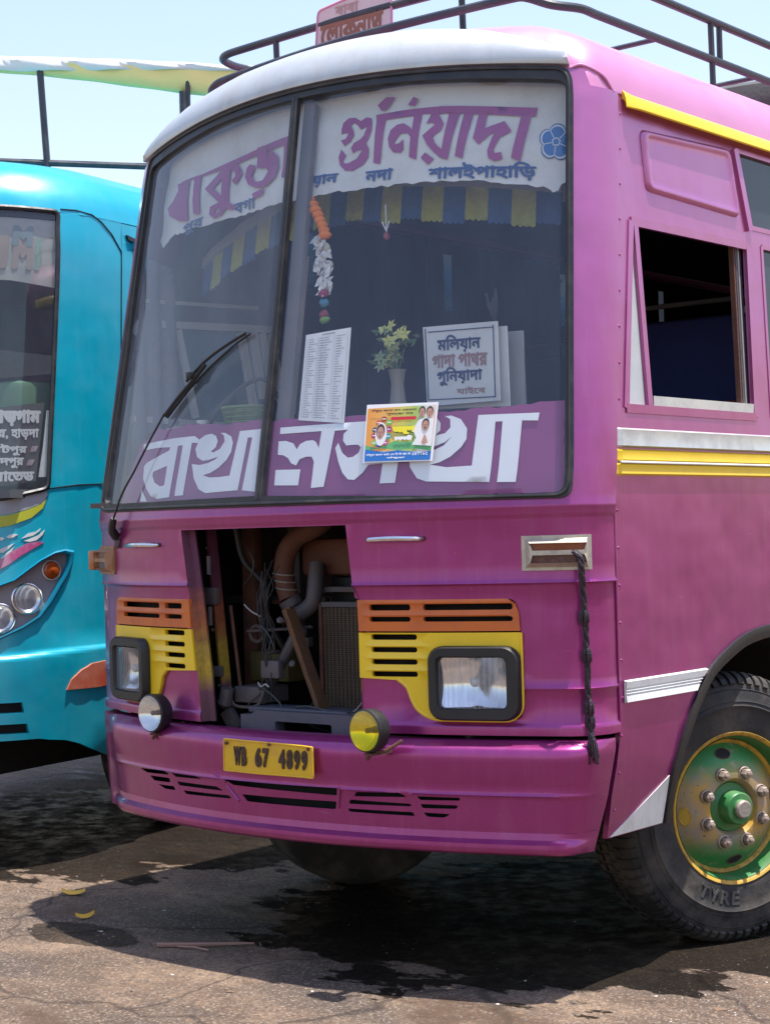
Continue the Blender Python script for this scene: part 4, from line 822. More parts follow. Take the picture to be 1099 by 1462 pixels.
# --- spot lamps on the bumper
for c, lc, nm in (((.556, -.235, .838), (.80, .72, .02), 'yellow round spot lamp'), ((-.562, -.155, .838), (.9, .9, .9), 'clear round spot lamp')):
    mx = Matrix.Translation(c) @ Matrix.Rotation(math.radians(-94), 4, 'Z')
    v, f = lathe([(.066, .0), (.0715, -.004), (.0725, -.012), (.070, -.05), (.060, -.062), (.03, -.068), (0, -.068)], 28, mx)
    lp = tag(MB().add([tuple(p) for p in v], f).build('spot_lamp', RUBBER, bus, sharp=30), nm)
    CH2 = mat('spot_reflector', (.8, .8, .8), rough=.1, metal=1, var=.03, bump=0) if c[0] < 0 else mat('yellow_spot_reflector', (.75, .70, .12), rough=.12, metal=1, var=.05, bump=0)
    v, f = lathe([(.066, .0), (.05, -.02), (.03, -.032), (.012, -.036), (.0, -.036)], 28, mx); MB().add(v, f).build('reflector', CH2, lp, sharp=None)
    v, f = lathe([(.009, -.034), (.009, -.012), (0, -.008)], 10, mx); MB().add(v, f).build('bulb', RUST, lp)
    v, f = lathe([(.066, .001), (.05, .006), (.03, .010), (0, .012)], 28, mx); MB().add(v, f).build('lens', glass('spot_glass_clear' if c[0] < 0 else 'spot_glass_yellow', (.93, .94, .93) if c[0] < 0 else (.95, .88, .25), dust=.09, rough=.05, dcol=(.75, .75, .74) if c[0] < 0 else (.85, .78, .08)), lp, sharp=None)
    br = MB()
    br.add(*tube(smoothpath([(c[0]+.0, c[1]+.03, .77), (c[0]+.03, c[1]+.06, .765), (c[0]+.08, c[1]+.10, .80)], 4), .006, 6)); br.add(*box(c[0]-.012, c[1]+.01, .755, c[0]+.02, c[1]+.12, .763)); br.add(*tube([(c[0]+.0, c[1]+.03, .755), (c[0]-.01, c[1]+.02, .74)], .006, 6))
    br.build('lamp_bracket', RUST, lp)
# --- engine bay
bay = MB(); bay.add(*box(-.75, .62, .45, .75, .63, 1.58)); bay.add(*box(-.76, .05, .45, -.75, .62, 1.58)); bay.add(*box(.75, .05, .45, .76, .62, 1.58)); bay.add(*box(-.75, .06, 1.54, .75, .62, 1.55)); bay.add(*box(-.47, -.07, 1.525, .42, .06, 1.535))
bay.build('engine_bay_wall', DARK, bus)
def eng(name, m_, *vf, **k):
    mb = MB(); [mb.add(*q) for q in vf]; return mb.build(name, m_, bus, **k)
eng('bay_post', JM, bar((-.452, .08, 1.52), (-.383, .08, .84), .030, .03, (0, 1, 0)), bar((-.437, .065, 1.52), (-.368, .065, .84), .006, .04, (0, 1, 0)))
eng('bay_post', RUST, tube([(-.375, .10, 1.23), (-.345, .10, 1.0), (-.33, .10, .88)], .007, 6))
eng('bay_bracket', GRIME, box(-.47, .03, 1.235, -.39, .06, 1.30, .004)); eng('bay_bracket', GRIME, box(-.475, .03, .965, -.37, .05, 1.005, .004))
eng('bay_column', RUST, box(-.49, .28, .9, -.42, .33, 1.54, .006)); eng('bay_column', GRIME, box(-.30, .34, .95, -.24, .38, 1.54, .006))
eng('radiator_hose', RUST, tube(smoothpath([(.03, .22, 1.56), (-.03, .2, 1.515), (-.11, .2, 1.485), (-.17, .2, 1.43), (-.19, .2, 1.36), (-.182, .2, 1.30), (-.165, .2, 1.25)], 5), .038, 14))
for z in (1.345, 1.318, 1.29):
    c_ = Vector((-.19+(1.345-z)*.25, .2, z)); eng('hose_clamp', ALU, tube([c_+Vector((.041*math.cos(a), .041*math.sin(a), -.006*math.cos(a))) for a in [i*math.pi/8 for i in range(16)]], .003, 5, closed=True))
eng('hose_elbow', GRIME, tube(smoothpath([(-.165, .2, 1.25), (-.14, .21, 1.205), (-.09, .18, 1.20), (-.04, .19, 1.24), (-.03, .2, 1.32), (-.04, .22, 1.38)], 5), [.045]*6+[.03]*20, 12))
eng('steel_strut', mat('brown_steel', (.12, .055, .022), rough=.7, var=.3, bump=.5, dirt=(.05, .035, .03), dirtamt=.7, dscale=12), bar((-.075, .085, 1.22), (.095, .085, .83), .040, .012, (0, 1, 0)), bar((-.045, .07, 1.22), (.122, .07, .83), .008, .05, (0, 1, 0)))
eng('radiator_tank', mat('orange_brown_tank', (.10, .032, .015), rough=.6, var=.3, bump=.4, dirt=(.05, .03, .025), dirtamt=.6, dscale=7), box(-.15, .25, 1.335, .45, .40, 1.475, .02))
eng('shelf_bar', GRIME, box(-.02, .22, 1.275, .45, .26, 1.295, .003)); eng('dark_box', BLK, box(-.02, .27, 1.23, .45, .4, 1.33, .01))
rad = MB(); RM = mat('radiator_fins', (.115, .082, .055), rough=.7, var=.35, scale=20, bump=.4)
rad.add(*box(.0, .21, .80, .50, .26, 1.225)); rado = rad.build('radiator', BLK, bus)
fin = MB()
for k in range(52): fin.add(*box(.0, .198+.003*(k % 2), .815+k*.0078, .50, .214, .815+k*.0078+.0036))
for k in range(26): fin.add(*box(.01+k*.019, .196, .81, .013+k*.019, .2, 1.222))
tag(fin.build('radiator_fins', RM, rado), kind='stuff')
eng('radiator_edge', RUST, box(-.012, .19, .80, .002, .27, 1.235)); eng('radiator_edge', GRIME, box(.0, .19, 1.222, .5, .27, 1.24))
eng('steering_rod', GRIME, tube([(-.075, .13, 1.115), (-.225, .12, .90)], [.022, .018], 10)); eng('rod_joint', GRIME, blob((-.225, .10, .895), .036, 4, 2, .06)); eng('rod_joint', GRIME, blob((-.06, .13, 1.13), .034, 9, 2, .06))
eng('olive_block', mat('olive_grimy_paint', (.09, .075, .02), rough=.7, var=.3, bump=.4, dirt=(.03, .025, .02), dirtamt=.7, dscale=9), box(-.40, .22, .935, -.20, .32, 1.05, .008))
eng('bracket_ring', GRIME, tube([(-.30+.035*math.cos(a), .16, 1.12+.03*math.sin(a)) for a in [i*math.pi/7 for i in range(14)]], .007, 6, closed=True)); eng('cross_rod', GRIME, tube([(-.34, .15, 1.13), (-.15, .16, 1.14), (-.02, .16, 1.15)], .006, 6))
eng('tray', GRIME, tube(smoothpath([(-.34, .05, .93), (-.33, .05, .87), (-.29, .05, .855), (-.20, .05, .865), (-.16, .05, .93)], 5), .006, 6), box(-.33, .06, .87, -.18, .2, .93, .005))
eng('hanging_bottle', GRIME, tube([(-.335, .03, .925), (-.345, .03, .885), (-.352, .03, .868), (-.357, .03, .855)], [.026, .026, .030, .018], 10)); eng('lower_arm', GRIME, bar((-.36, .05, .84), (-.32, .06, .77), .05, .03, (0, 1, 0)))
eng('hinge_plate', GRIME, box(-.19, .06, .965, -.10, .09, 1.03, .004)); eng('bolt', GRIME, blob((-.03, .06, 1.02), .014, 3, 1, .2)); eng('bolt', GRIME, blob((-.075, .05, 1.18), .016, 2, 1, .2))
CRS = mat('grey_plastic_crossmember', (.055, .06, .085), rough=.5, var=.2, bump=.3, dirt=(.14, .10, .12), dirtamt=.6, dscale=7)
def xf(x, z, off): return (x, -.035-off+ .05*(x-.1)**2, z)
cro = [(-.21, .775), (.42, .775), (.42, .85), (.30, .858), (-.13, .858), (-.16, .84), (-.21, .84)]
v, f = sheet(cro, xf, .0, -.05, holes=[rrect(-.035, .782, .235, .822, .008)], step=.08); crm = MB().add(v, f).build('lower_crossmember', CRS, bus)
eng('crossmember_step', CRS, box(-.20, .0, .845, .42, .12, .865, .004))
rw = random.Random(11); wires = []
for k in range(9):
    x0 = -.165+rw.uniform(-.02, .02); P = [(x0+rw.uniform(-.02, .02), .07+rw.uniform(-.02, .05), 1.40-k*.01)]
    z = P[0][2]
    while z > .93: z -= .07; P.append((x0+rw.uniform(-.018, .018), .07+rw.uniform(-.02, .03), z))
    wires.append(tube(smoothpath(P, 3), .0018+.001*rw.random(), 5))
for q in ([(-.19, .05, .93), (-.13, .04, .915), (-.08, .04, .88), (-.05, .03, .845)], [(-.17, .05, 1.16), (-.12, .04, 1.12), (-.10, .04, 1.07), (-.13, .04, 1.06)], [(-.28, .1, 1.44), (-.24, .09, 1.40), (-.25, .09, 1.35), (-.30, .1, 1.31)], [(.42, .02, .93), (.35, .01, .90), (.30, .0, .865)], [(.42, .03, .90), (.36, .0, .875), (.28, .0, .862)], [(.02, .02, .87), (.08, .02, .875), (.18, .02, .862)], [(-.18, .05, .91), (-.22, .04, .88), (-.24, .04, .865)]):
    wires.append(tube(smoothpath(q, 5), .0035, 5))
for q in wires: eng('wire', mat('grey_wires', (.028, .027, .027), rough=.5, var=.5, scale=25), q)
eng('light_wire', mat('pale_wire', (.35, .34, .33), rough=.5), tube(smoothpath([(-.285, .08, 1.235), (-.25, .08, 1.21), (-.20, .08, 1.19)], 4), .003, 5)); eng('light_wire', mat('pale_wire', (.35, .34, .33), rough=.5), tube(smoothpath([(-.185, .04, .95), (-.17, .04, .935), (-.15, .04, .945), (-.13, .04, .935)], 4), .003, 5))
re_ = random.Random(31)
for k in range(16):
    x = re_.uniform(-.36, -.02); z = re_.uniform(.88, 1.48); y = re_.uniform(.16, .45); m_ = re_.choice((GRIME, RUST, BLK, GRIME)); s_ = re_.uniform(.015, .05)
    t_ = re_.random()
    if t_ < .4: eng('engine_bracket', m_, box(x, y, z, x+s_, y+.03, z+s_*re_.uniform(.5, 2.4), .004))
    elif t_ < .7: eng('engine_bolt', m_, lathe([(.0, .0), (s_*.35, .0), (s_*.4, .012), (s_*.25, .02), (s_*.25, .05)], 10, Matrix.Translation((x, y, z)) @ Matrix.Rotation(math.radians(-90), 4, 'Z')))
    else: eng('engine_pipe', m_, tube(smoothpath([(x, y, z), (x+re_.uniform(-.08, .08), y+.03, z-.07), (x+re_.uniform(-.1, .1), y, z-.16), (x+re_.uniform(-.1, .1), y+.1, z-.22)], 4), s_*.28, 7))
for k, (x, z) in enumerate(((-.448, 1.45), (-.43, 1.27), (-.405, 1.0), (-.40, .93), (-.43, 1.14))): eng('bolt', GRIME, blob((x, .055, z), .008, k, 1, .1))
eng('heater_hose', BLK, tube(smoothpath([(-.36, .12, 1.53), (-.34, .14, 1.40), (-.27, .18, 1.30), (-.28, .2, 1.18), (-.24, .25, 1.05)], 6), .013, 8))
eng('fan_shroud', BLK, box(-.10, .28, .86, -.015, .36, 1.22, .01)); eng('wire_loop', mat('pale_wire', (.35, .34, .33)), tube(smoothpath([(.30, .0, .862), (.34, -.01, .885), (.39, -.02, .93)], 4), .0016, 4))
# --- chassis, floor, cabin
eng('underbody', LINER, box(-1.12, .45, .46, -.63, .52, .9), box(-.62, .1, .52, .62, 9.2, .60), box(-1.17, 2.35, .50, 1.17, 9.2, .56), box(-.62, .12, .43, -.50, 9, .55), box(.50, .12, .43, .62, 9, .55), box(-1.0, 1.14, .36, 1.0, 1.26, .46))
eng('front_inner', DARK, box(-1.10, .30, .6, -.76, .32, 1.55)); eng('front_inner', DARK, box(.76, .30, .6, 1.10, .32, 1.55))
eng('cabin_floor', mat('cabin_floor_covering', (.05, .05, .052), rough=.8), box(-1.17, .45, 1.22, 1.17, 9.25, 1.25)); eng('rear_wall', PAINT, box(-1.19, 9.25, .5, 1.19, 9.32, 3.1))
hl_ = [B(u, 3.0, -.028) for u in np.linspace(-1.12, 1.12, 30)]
eng('headliner', mat('grey_headliner', (.10, .11, .13), rough=.8), strip3([(p[0]*.93, .62, 3.0) for p in hl_], hl_))
eng('ceiling', mat('cabin_ceiling', (.12, .13, .16), rough=.8), box(-1.08, .5, 3.0, 1.08, 9.2, 3.015))
DSH = mat('dashboard_covering', (.10, .075, .07), rough=.7, var=.3, dirt=(.2, .12, .1), dirtamt=.4)
dp = [B(u, 1.89, -.05) for u in np.linspace(-.98, 1.08, 24)]; V = dp+[(1.10, .62, 1.89), (-1.08, .62, 1.89)]; V2 = [(p[0], p[1], 1.845) for p in V]; n = len(V)
eng('dashboard', DSH, (V+V2, [tuple(range(n)), tuple(range(2*n-1, n-1, -1))]+[(i, i+n, (i+1) % n+n, (i+1) % n) for i in range(n)]), box(-1.08, .60, 1.25, 1.1, .62, 1.86))
eng('corner_shelf', DSH, box(-1.16, .10, 1.62, -.80, .55, 1.64))
SB = mat('blue_seat_fabric', (.008, .016, .10), rough=.75, var=.3, scale=30, spots=.25); SR = mat('red_seat_fabric', (.16, .012, .02), rough=.8, var=.3, scale=18, dirt=(.35, .22, .05), dirtamt=.7, dscale=22)
def seat(x0, x1, y):
    so_ = MB().add(*box(x0, y, 1.62, x1, y+.11, 2.34, .04)).build('passenger_seat', SB, bus)
    MB().add(*box(x0, y-.45, 1.60, x1, y, 1.74, .03)).build('seat_cushion', SB, so_)
    MB().add(*box(x0, y-.012, 1.86, x1, y+.002, 1.985, .004)).build('seat_band', SR, so_)
    MB().add(*tube(smoothpath([(x0-.01, y+.05, 1.25), (x0-.01, y+.05, 2.3), (x0+.06, y+.05, 2.40), (x1-.06, y+.05, 2.40), (x1+.01, y+.05, 2.3), (x1+.01, y+.05, 1.25)], 5), .011, 8)).build('seat_frame', GRIME, so_)
for y in (1.72, 2.6, 3.5, 4.4): seat(.28, 1.04, y); seat(-1.04, -.38, y)
# inside of the left wall seen through the windscreen: pale window channels
for nm, a, b_, w_, h_ in (('cab_window_rail', (.33, 2.475), (1.0, 2.50), .012, .02), ('cab_window_rail', (.42, 2.385), (1.10, 2.412), .024, .02), ('cab_window_bar', (.52, 2.37), (.61, 2.0), .022, .02), ('cab_window_bar', (.90, 2.385), (.98, 2.0), .03, .02), ('cab_window_bar', (.97, 2.39), (1.03, 2.1), .035, .02), ('cab_window_bar', (1.03, 2.39), (1.10, 2.1), .03, .02), ('cab_window_bar', (1.09, 2.39), (1.16, 2.05), .03, .02), ('cab_window_rail', (.25, 1.985), (1.1, 1.965), .02, .02)):
    v, f = bar((-1.06, a[0], a[1]), (-1.06, b_[0], b_[1]), w_*1.25, h_, (1, 0, 0)); MB().add(v, f).build(nm, mat('pale_window_channel', (.60, .62, .62), rough=.5, var=.1, dirt=(.3, .3, .3), dirtamt=.3), bus)
BLUEP = mat('cab_side_lining', (.045, .06, .085), rough=.7, var=.1)
v, f = sheet([(.42, 1.6), (1.35, 1.6), (1.35, 2.9), (.62, 2.9)], lambda y, z, o: (-1.085, y, z), 0, None, holes=[[(.60, 1.995), (1.2, 1.975), (1.25, 2.39), (.58, 2.37)]], step=.3); MB().add(v, [q[::-1] for q in f]).build('cab_side_lining', BLUEP, bus)
NAV = mat('navy_blocker', (.010, .013, .030), rough=.95, var=.3, scale=12, bump=0)
for k in range(7):  # added sheets, there to darken the far windows behind the windscreen
    a = 1.40+k*1.05; v, f = sheet([(a, 1.80), (a+1.0, 1.80), (a+1.0, 2.95), (a, 2.95)], lambda y, z, o: (-1.075+.012*math.sin(y*60), y, z), 0, None, step=.025); MB().add(v, [q[::-1] for q in f]).build('window_blocker', NAV, bus, sharp=None)
# shelf under the name banner with a blue and yellow fringe
SHM = mat('grey_shelf_edge', (.30, .32, .33), rough=.6)
VY = mat('yellow_fringe', (.34, .36, .05), rough=.9, var=.3, scale=50, bump=.5, bscale=200); VB = mat('blue_fringe', (.035, .09, .22), rough=.9, var=.3, scale=50, bump=.5, bscale=200)
fu = [-1.12+2.24*i/21 for i in range(22)]
def vf_(u, z, off=0.):
    z0 = 2.76-.055*max(0, u)-.0; return B(u*.93, z0+z-.10*abs(min(u, 0))**1.5, -.27+off+.004*math.sin(u*170))
v, f = sheet([(-1.12, -.012), (1.12, -.012), (1.12, .028), (-1.12, .028)], vf_, .012, -.10, step=.1); shf = MB().add(v, f).build('fringe_shelf', SHM, bus)
for i, (a, b_) in enumerate(zip(fu, fu[1:])):
    z1 = -.125-.008*math.sin(i*2.1)
    bot = [(a+(b_-a)*k/8, z1-.006*(k % 2)) for k in range(9)]
    v, f = sheet(bot+[(b_, -.012), (a, -.012)], vf_, .0, -.004, step=.03); MB().add(v, f).build('fringe_tuft', VY if i % 2 else VB, shf)
# --- wheels
def rim_paint():
    if 'rim' in MATS: return MATS['rim']
    m, t, N, L = nodes('sprayed_wheel_paint'); tc = N('TexCoord'); b = N('BsdfPrincipled'); o = N('OutputMaterial'); L(b.outputs[0], o.inputs[0]); b.inputs['Roughness'].default_value = .5
    s = N('SeparateXYZ'); L(tc.outputs['Object'], s.inputs[0]); zc = N('Math', operation='ADD'); zc.inputs[1].default_value = -.487; L(s.outputs[2], zc.inputs[0])
    def no(sc, d=7, r=.65): n = N('TexNoise'); n.inputs['Scale'].default_value = sc; n.inputs['Detail'].default_value = d; n.inputs['Roughness'].default_value = r; L(tc.outputs['Object'], n.inputs['Vector']); return n.outputs['Fac']
    def rp(f, a, b_): r = N('ValToRGB'); r.color_ramp.elements[0].position = a; r.color_ramp.elements[1].position = b_; L(f, r.inputs[0]); return r.outputs[0]
    def mx(f, a, b_):
        x = N('MixRGB'); L(f, x.inputs[0])
        for i, q in ((1, a), (2, b_)):
            if isinstance(q, tuple): x.inputs[i].default_value = c4(q)
            else: L(q, x.inputs[i])
        return x.outputs[0]
    ab = N('Math', operation='ABSOLUTE'); L(zc.outputs[0], ab.inputs[0]); ad = N('Math', operation='MULTIPLY_ADD'); ad.inputs[1].default_value = .12; L(no(7), ad.inputs[0]); L(ab.outputs[0], ad.inputs[2])
    green = rp(ad.outputs[0], .15, .23); base = mx(rp(no(5), .42, .58), (.27, .21, .16), (.42, .24, .03))
    col = mx(green, base, (.035, .19, .05)); col = mx(rp(no(11), .58, .72), col, (.30, .24, .20)); col = mx(rp(no(60, 3), .66, .72), col, (.06, .035, .02)); L(col, b.inputs['Base Color'])
    bp = N('Bump'); bp.inputs['Strength'].default_value = .3; bp.inputs['Distance'].default_value = .003; L(no(50), bp.inputs['Height']); L(bp.outputs[0], b.inputs['Normal'])
    MATS['rim'] = m; return m
def wheel(parent, C, ang, mirror=1, R=.487, detail=True, paintm=None):
    mx = Matrix.Translation(C) @ Matrix.Rotation(math.radians(ang), 4, 'Z')
    if mirror < 0: mx = mx @ Matrix.Rotation(math.pi, 4, 'Z')
    RIM = rim_paint()
    GRN = mat('green_paint', (.03, .17, .045), rough=.45, var=.25, bump=.2, dirt=(.17, .17, .08), dirtamt=.5, dscale=9)
    YR = mat('chipped_yellow_rim', (.48, .28, .03), rough=.5, var=.15, bump=.4, dirt=(.12, .07, .035), dirtamt=.85, dscale=22)
    disc = lathe([(.243, .050), (.238, .052), (.225, .060), (.205, .078), (.18, .098), (.15, .112), (.125, .117), (.108, .117), (.098, .105), (.092, .085)], 48, mx)
    wh = MB().add(*disc).build('wheel', RIM, parent, sharp=40)
    def sub(nm, prof, m_, n=48): MB().add(*lathe(prof, n, mx)).build(nm, m_, wh, sharp=40)
    sub('tyre', [(.262, .118), (.276, .130), (.30, .136), (.345, .138), (.372, .142), (.376, .146), (.380, .142), (.415, .138), (.448, .128), (.468, .115), (R-.006, .098), (R, .07), (R, -.07), (R-.006, -.098), (.448, -.128), (.345, -.138), (.26, -.12), (.24, .0), (.262, .118)], TYRE, 72)
    for rr_ in (.298, .392, .436): sub('sidewall_rib', [(rr_-.003, lerp(rr_, [(.28, .130), (.345, .138), (.372, .142), (.415, .138), (.448, .128)])-.001), (rr_, lerp(rr_, [(.28, .130), (.345, .138), (.372, .142), (.415, .138), (.448, .128)])+.003), (rr_+.003, lerp(rr_, [(.28, .130), (.345, .138), (.372, .142), (.415, .138), (.448, .128)])-.001)], TYRE, 72)
    sub('rim_lip', [(.262, .118), (.268, .130), (.279, .135), (.284, .128), (.283, .120)], YR)
    sub('rim_well', [(.264, .128), (.256, .112), (.253, .085), (.250, .060), (.240, .050)], GRN)
    sub('rim_ring', [(.249, .062), (.245, .066), (.236, .062), (.232, .055)], YR)
    sub('hub', [(.094, .084), (.088, .092), (.070, .094), (.062, .10), (.060, .150), (.055, .156), (.036, .158), (.034, .166), (.030, .172), (.0, .172)], GRN, 32)
    sub('hub_cap', [(.034, .160), (.034, .176), (.028, .182), (0, .182)], mat('dusty_hub_metal', (.33, .29, .24), rough=.5, metal=.4, var=.2, bump=.5), 20)
    if not detail: return wh
    NUT = mat('dusty_nut_metal', (.36, .29, .24), rough=.5, metal=.3, var=.25, bump=.4, dirt=(.2, .12, .07), dirtamt=.6, dscale=30)
    for k in range(8):
        a = (k+.5)*math.pi/4; m2 = mx @ Matrix.Translation((0, .132*math.cos(a), .132*math.sin(a)))
        nb = MB(); nb.add(*lathe([(.026, .108), (.026, .120), (.022, .123)], 16, m2)); nb.add(*lathe([(.019, .120), (.019, .142), (.014, .146), (.0, .146)], 6, m2)); nb.add(*lathe([(.0085, .143), (.0085, .156), (0, .158)], 10, m2)); nb.build('wheel_nut', NUT, wh, sharp=30)
    for k in range(4):
        a = k*math.pi/2+.1; col = YR if k == 2 else DARK
        V = []; 
        ct = Vector((.0, .198*math.cos(a), .198*math.sin(a))); rd = Vector((0, math.cos(a), math.sin(a))); tg = Vector((0, -math.sin(a), math.cos(a)))
        def pt(s_, t_, e): 
            r_ = .198+s_; return mx @ Vector((lerp(r_, [(.15, .112), (.18, .098), (.205, .078), (.225, .060)])+e, r_*math.cos(a+t_/.198), r_*math.sin(a+t_/.198)))
        n = 18; P0 = [pt(.016*math.cos(q), .030*math.sin(q), .0015) for q in [i*2*math.pi/n for i in range(n)]]
        MB().add(P0, [tuple(range(n))]).build('hand_hole', col if k == 2 else DARK, wh)
        MB().add(*tube([pt(.0175*math.cos(q), .032*math.sin(q), .001) for q in [i*2*math.pi/n for i in range(n)]], .0022, 5, closed=True)).build('hand_hole_lip', RUST if k != 2 else YR, wh)
    # shoulder lugs and raised sidewall lettering
    tb = MB(); nl = 76
    for k in range(nl):
        a = 2*math.pi*k/nl
        for sx in (1, -1):
            pr = [(.452, .129), (.470, .117), (R-.003, .101), (R+.005, .074), (R+.005, .045)]
            V = []
            for r_, h in pr:
                for e in (-.30, .30): q = a+e*2*math.pi/nl; V.append(mx @ Vector((sx*(h+.006*(r_ < .48)), (r_+.006)*math.cos(q), (r_+.006)*math.sin(q))))
            for r_, h in pr:
                for e in (-.30, .30): q = a+e*2*math.pi/nl; V.append(mx @ Vector((sx*(h-.012), (r_-.008)*math.cos(q), (r_-.008)*math.sin(q))))
            F = [(2*i, 2*i+1, 2*i+3, 2*i+2) for i in range(4)]+[(2*i, 2*i+2, 2*i+12, 2*i+10) for i in range(4)]+[(2*i+1, 2*i+11, 2*i+13, 2*i+3) for i in range(4)]+[(0, 10, 11, 1)]
            tb.add([tuple(q) for q in V], F)
        for h in (-.022, .022):
            a2 = a+(h > 0)*math.pi/nl; V = [mx @ Vector((hh, rr_*math.cos(a2+e), rr_*math.sin(a2+e))) for rr_ in (R-.004, R+.006) for hh, e in ((h-.018, -.03), (h+.018, -.03), (h+.018, .03), (h-.018, .03))]
            tb.add([tuple(q) for q in V], [(4, 5, 6, 7), (0, 1, 5, 4), (1, 2, 6, 5), (2, 3, 7, 6), (3, 0, 4, 7)])
    tag(tb.build('tread_lugs', TYRE, wh, sharp=20), kind='stuff')
    TL_ = mat('raised_sidewall_rubber', (.075, .068, .06), rough=.8, var=.3, bump=.4)
    def sw(x, y, off):  # x: angle along sidewall, y: radius
        return tuple(mx @ Vector((.1385+off, -y*math.sin(x), -y*math.cos(x))))
    def swr(x, y, off): return sw(x, y, off)
    for s_, a0, a1 in (('T', -.62, -.50), ('Y', -.47, -.35), ('R', -.32, -.20), ('E', -.17, -.06)):
        v, f = text(s_, [(a0, .352), (a1, .352), (a1, .302), (a0, .302)], lambda x, y, o: sw(-x-.05, y, o), .003, -.002, bold=.03, res=16)
        MB().add(v, f).build('sidewall_letter', TL_, wh)
    return wh
wheel(bus, (1.045, 1.20, GZ+.487), -24.6)
wheel(bus, (-.74, 1.24, GZ+.487), -24.6, -1, detail=False)
for sg in (1, -1): wheel(bus, (sg*1.02, 6.6, GZ+.487), 0, sg, detail=False)
# --- roof rack
rk = MB(); RKX, RKF = .90, .59
def loop(z, x, y, back, r=.16, zf=0): 
    P = [(x, back, z), (x, y+r+.2, z), (x, y+r+.1, z), (x, y+r, z), (x-r*.3, y+r*.3, z), (x-r, y, z+zf), (0, y-.03, z+zf), (-x+r, y, z+zf*.4), (-x+r*.3, y+r*.3, z), (-x, y+r, z), (-x, y+r+.1, z), (-x, y+r+.2, z), (-x, back, z)]
    return smoothpath(P, 8)
rk.add(*tube(loop(3.50, RKX, .585, 8.6, .14), .0165, 10)); rack = rk.build('roof_rack', RACKM, bus)
MB().add(*tube(loop(3.345, RKX, .50, 8.6, .16, .04), .0165, 10)).build('rack_rail', RACKM, rack)
for x, y in ((-.50, .56), (.44, .56), (.90, 1.60), (.90, 3.2), (.90, 5), (-.90, 1.6), (-.90, 3.2), (-.90, 5)):
    top = 3.50 if abs(x) > .8 or x < 0 else 3.50
    MB().add(*tube([(x, y+.01, 3.50), (x, y+.02, 3.16)], .0125, 8)).build('rack_post', RACKM, rack)
MB().add(*tube([(.9, 1.68, 3.50), (.9, 1.68, 3.345)], .0125, 8)).build('rack_post', RACKM, rack)
MB().add(*tube(smoothpath([(-.42, .55, 3.36), (-.40, .54, 3.33), (-.41, .54, 3.30), (-.44, .54, 3.31)], 4), .003, 5)).build('wire_hook', RUST, rack)
for k in range(9): MB().add(*tube([(-.9, 1.2+k*.8, 3.345), (.9, 1.2+k*.8, 3.345)], .01, 6)).build('rack_slat', RACKM, rack)
# name plate wired to the front of the rack
SG = mat('faded_pink_sign', (.68, .50, .51), rough=.6, var=.12, bump=.2, dirt=(.74, .66, .64), dirtamt=.6, dscale=9)
def sgf(x, z, off): return (x, .54-off+(z-3.38)*.05, z)
so2 = roundpoly([(-.262, 3.37), (.128, 3.37), (.124, 3.60), (-.250, 3.555)], .02)
v, f = sheet(so2, sgf, .0, -.006, step=.1); sgn = tag(MB().add(v, f).build('name_sign', SG), 'faded pink name sign with brown lettering on the front rack rail above the visor', 'sign')
MB().add(*tube([sgf(x, z, 0) for x, z in resample(so2, .08)], .005, 6, closed=True)).build('sign_edge', mat('pink_sign_edge', (.6, .25, .38), rough=.5), sgn)
BRS = mat('sign_brown', (.30, .12, .08), rough=.7, var=.25, bump=0)
v, f = text('েলাকনাথ', R4(-.236, 3.40, .085, 3.50), sgf, .0025, None, bold=.035); MB().add(v, f).build('sign_lettering', BRS, sgn)
v, f = text('বাবা', R4(-.16, 3.515, -.04, 3.555), sgf, .0025, None, bold=.02); MB().add(v, f).build('sign_lettering', mat('sign_faded', (.46, .28, .26), rough=.7, bump=0), sgn)
# ================================================================== THINGS ON AND BEHIND THE WINDSCREEN
def things(name, mt, parent, *vf, **k):
    mb = MB(); [mb.add(*q) for q in vf]; return mb.build(name, mt, parent, **k)
# name banner of white cloth, torn along its lower edge
cw = [(-1.035, 2.90), (-1.0, 2.99), (-.86, 3.02), (-.3, 3.03), (.3, 3.03), (1.09, 3.02)]+[tuple(q) for q in D['cloth'][9:]][:-2]+[(-.90, 2.685), (-.99, 2.66), (-1.04, 2.70), (-1.02, 2.78)]
def torn(P, seed):
    rr = random.Random(seed); Q = resample(P, .03); return [(x+rr.uniform(-.004, .004), y+rr.uniform(-.005, .005)) for x, y in Q]
def bf(u, z, off=0.): return B(u, z, -.06+off+.006*math.sin(u*9+z*3)+.004*math.sin(z*31+u*4))
ban = tag(things('name_banner', CLOTH, None, sheet(torn(cw, 3), bf, .0, -.002, step=.03), sharp=None), 'torn white cloth banner with large mauve lettering across the top of the windscreen', 'banner')
for i, p in enumerate(D['top']): 
    if i in (12, 13): continue
    holes = [D['top'][12], D['top'][13]] if i == 11 else []
    things('banner_letter', MAUVE, ban, sheet(p, bf, .0035+.0004*i, None, holes=holes, step=.05), sharp=None)
fc = D['flower_c'][0]; FB = mat('blue_flower_print', (.05, .19, .45), rough=.8, bump=0); FW = mat('white_flower_line', (.6, .66, .7), rough=.8, bump=0)
for ring, mt_, o_ in ((1.12, BLUEL, .004), (1.05, FW, .0046), (.93, FB, .0052)):
    P = []
    for k in range(60):
        a = 2*math.pi*k/60; r = .052*(.80+.28*abs(math.cos(2.5*(a-.2)))**.6)*ring; P.append((min(fc[0]+r*math.cos(a), 1.107), fc[1]+r*1.05*math.sin(a)))
    things('flower_print', mt_, ban, sheet(P, bf, o_, None, step=.05), sharp=None)
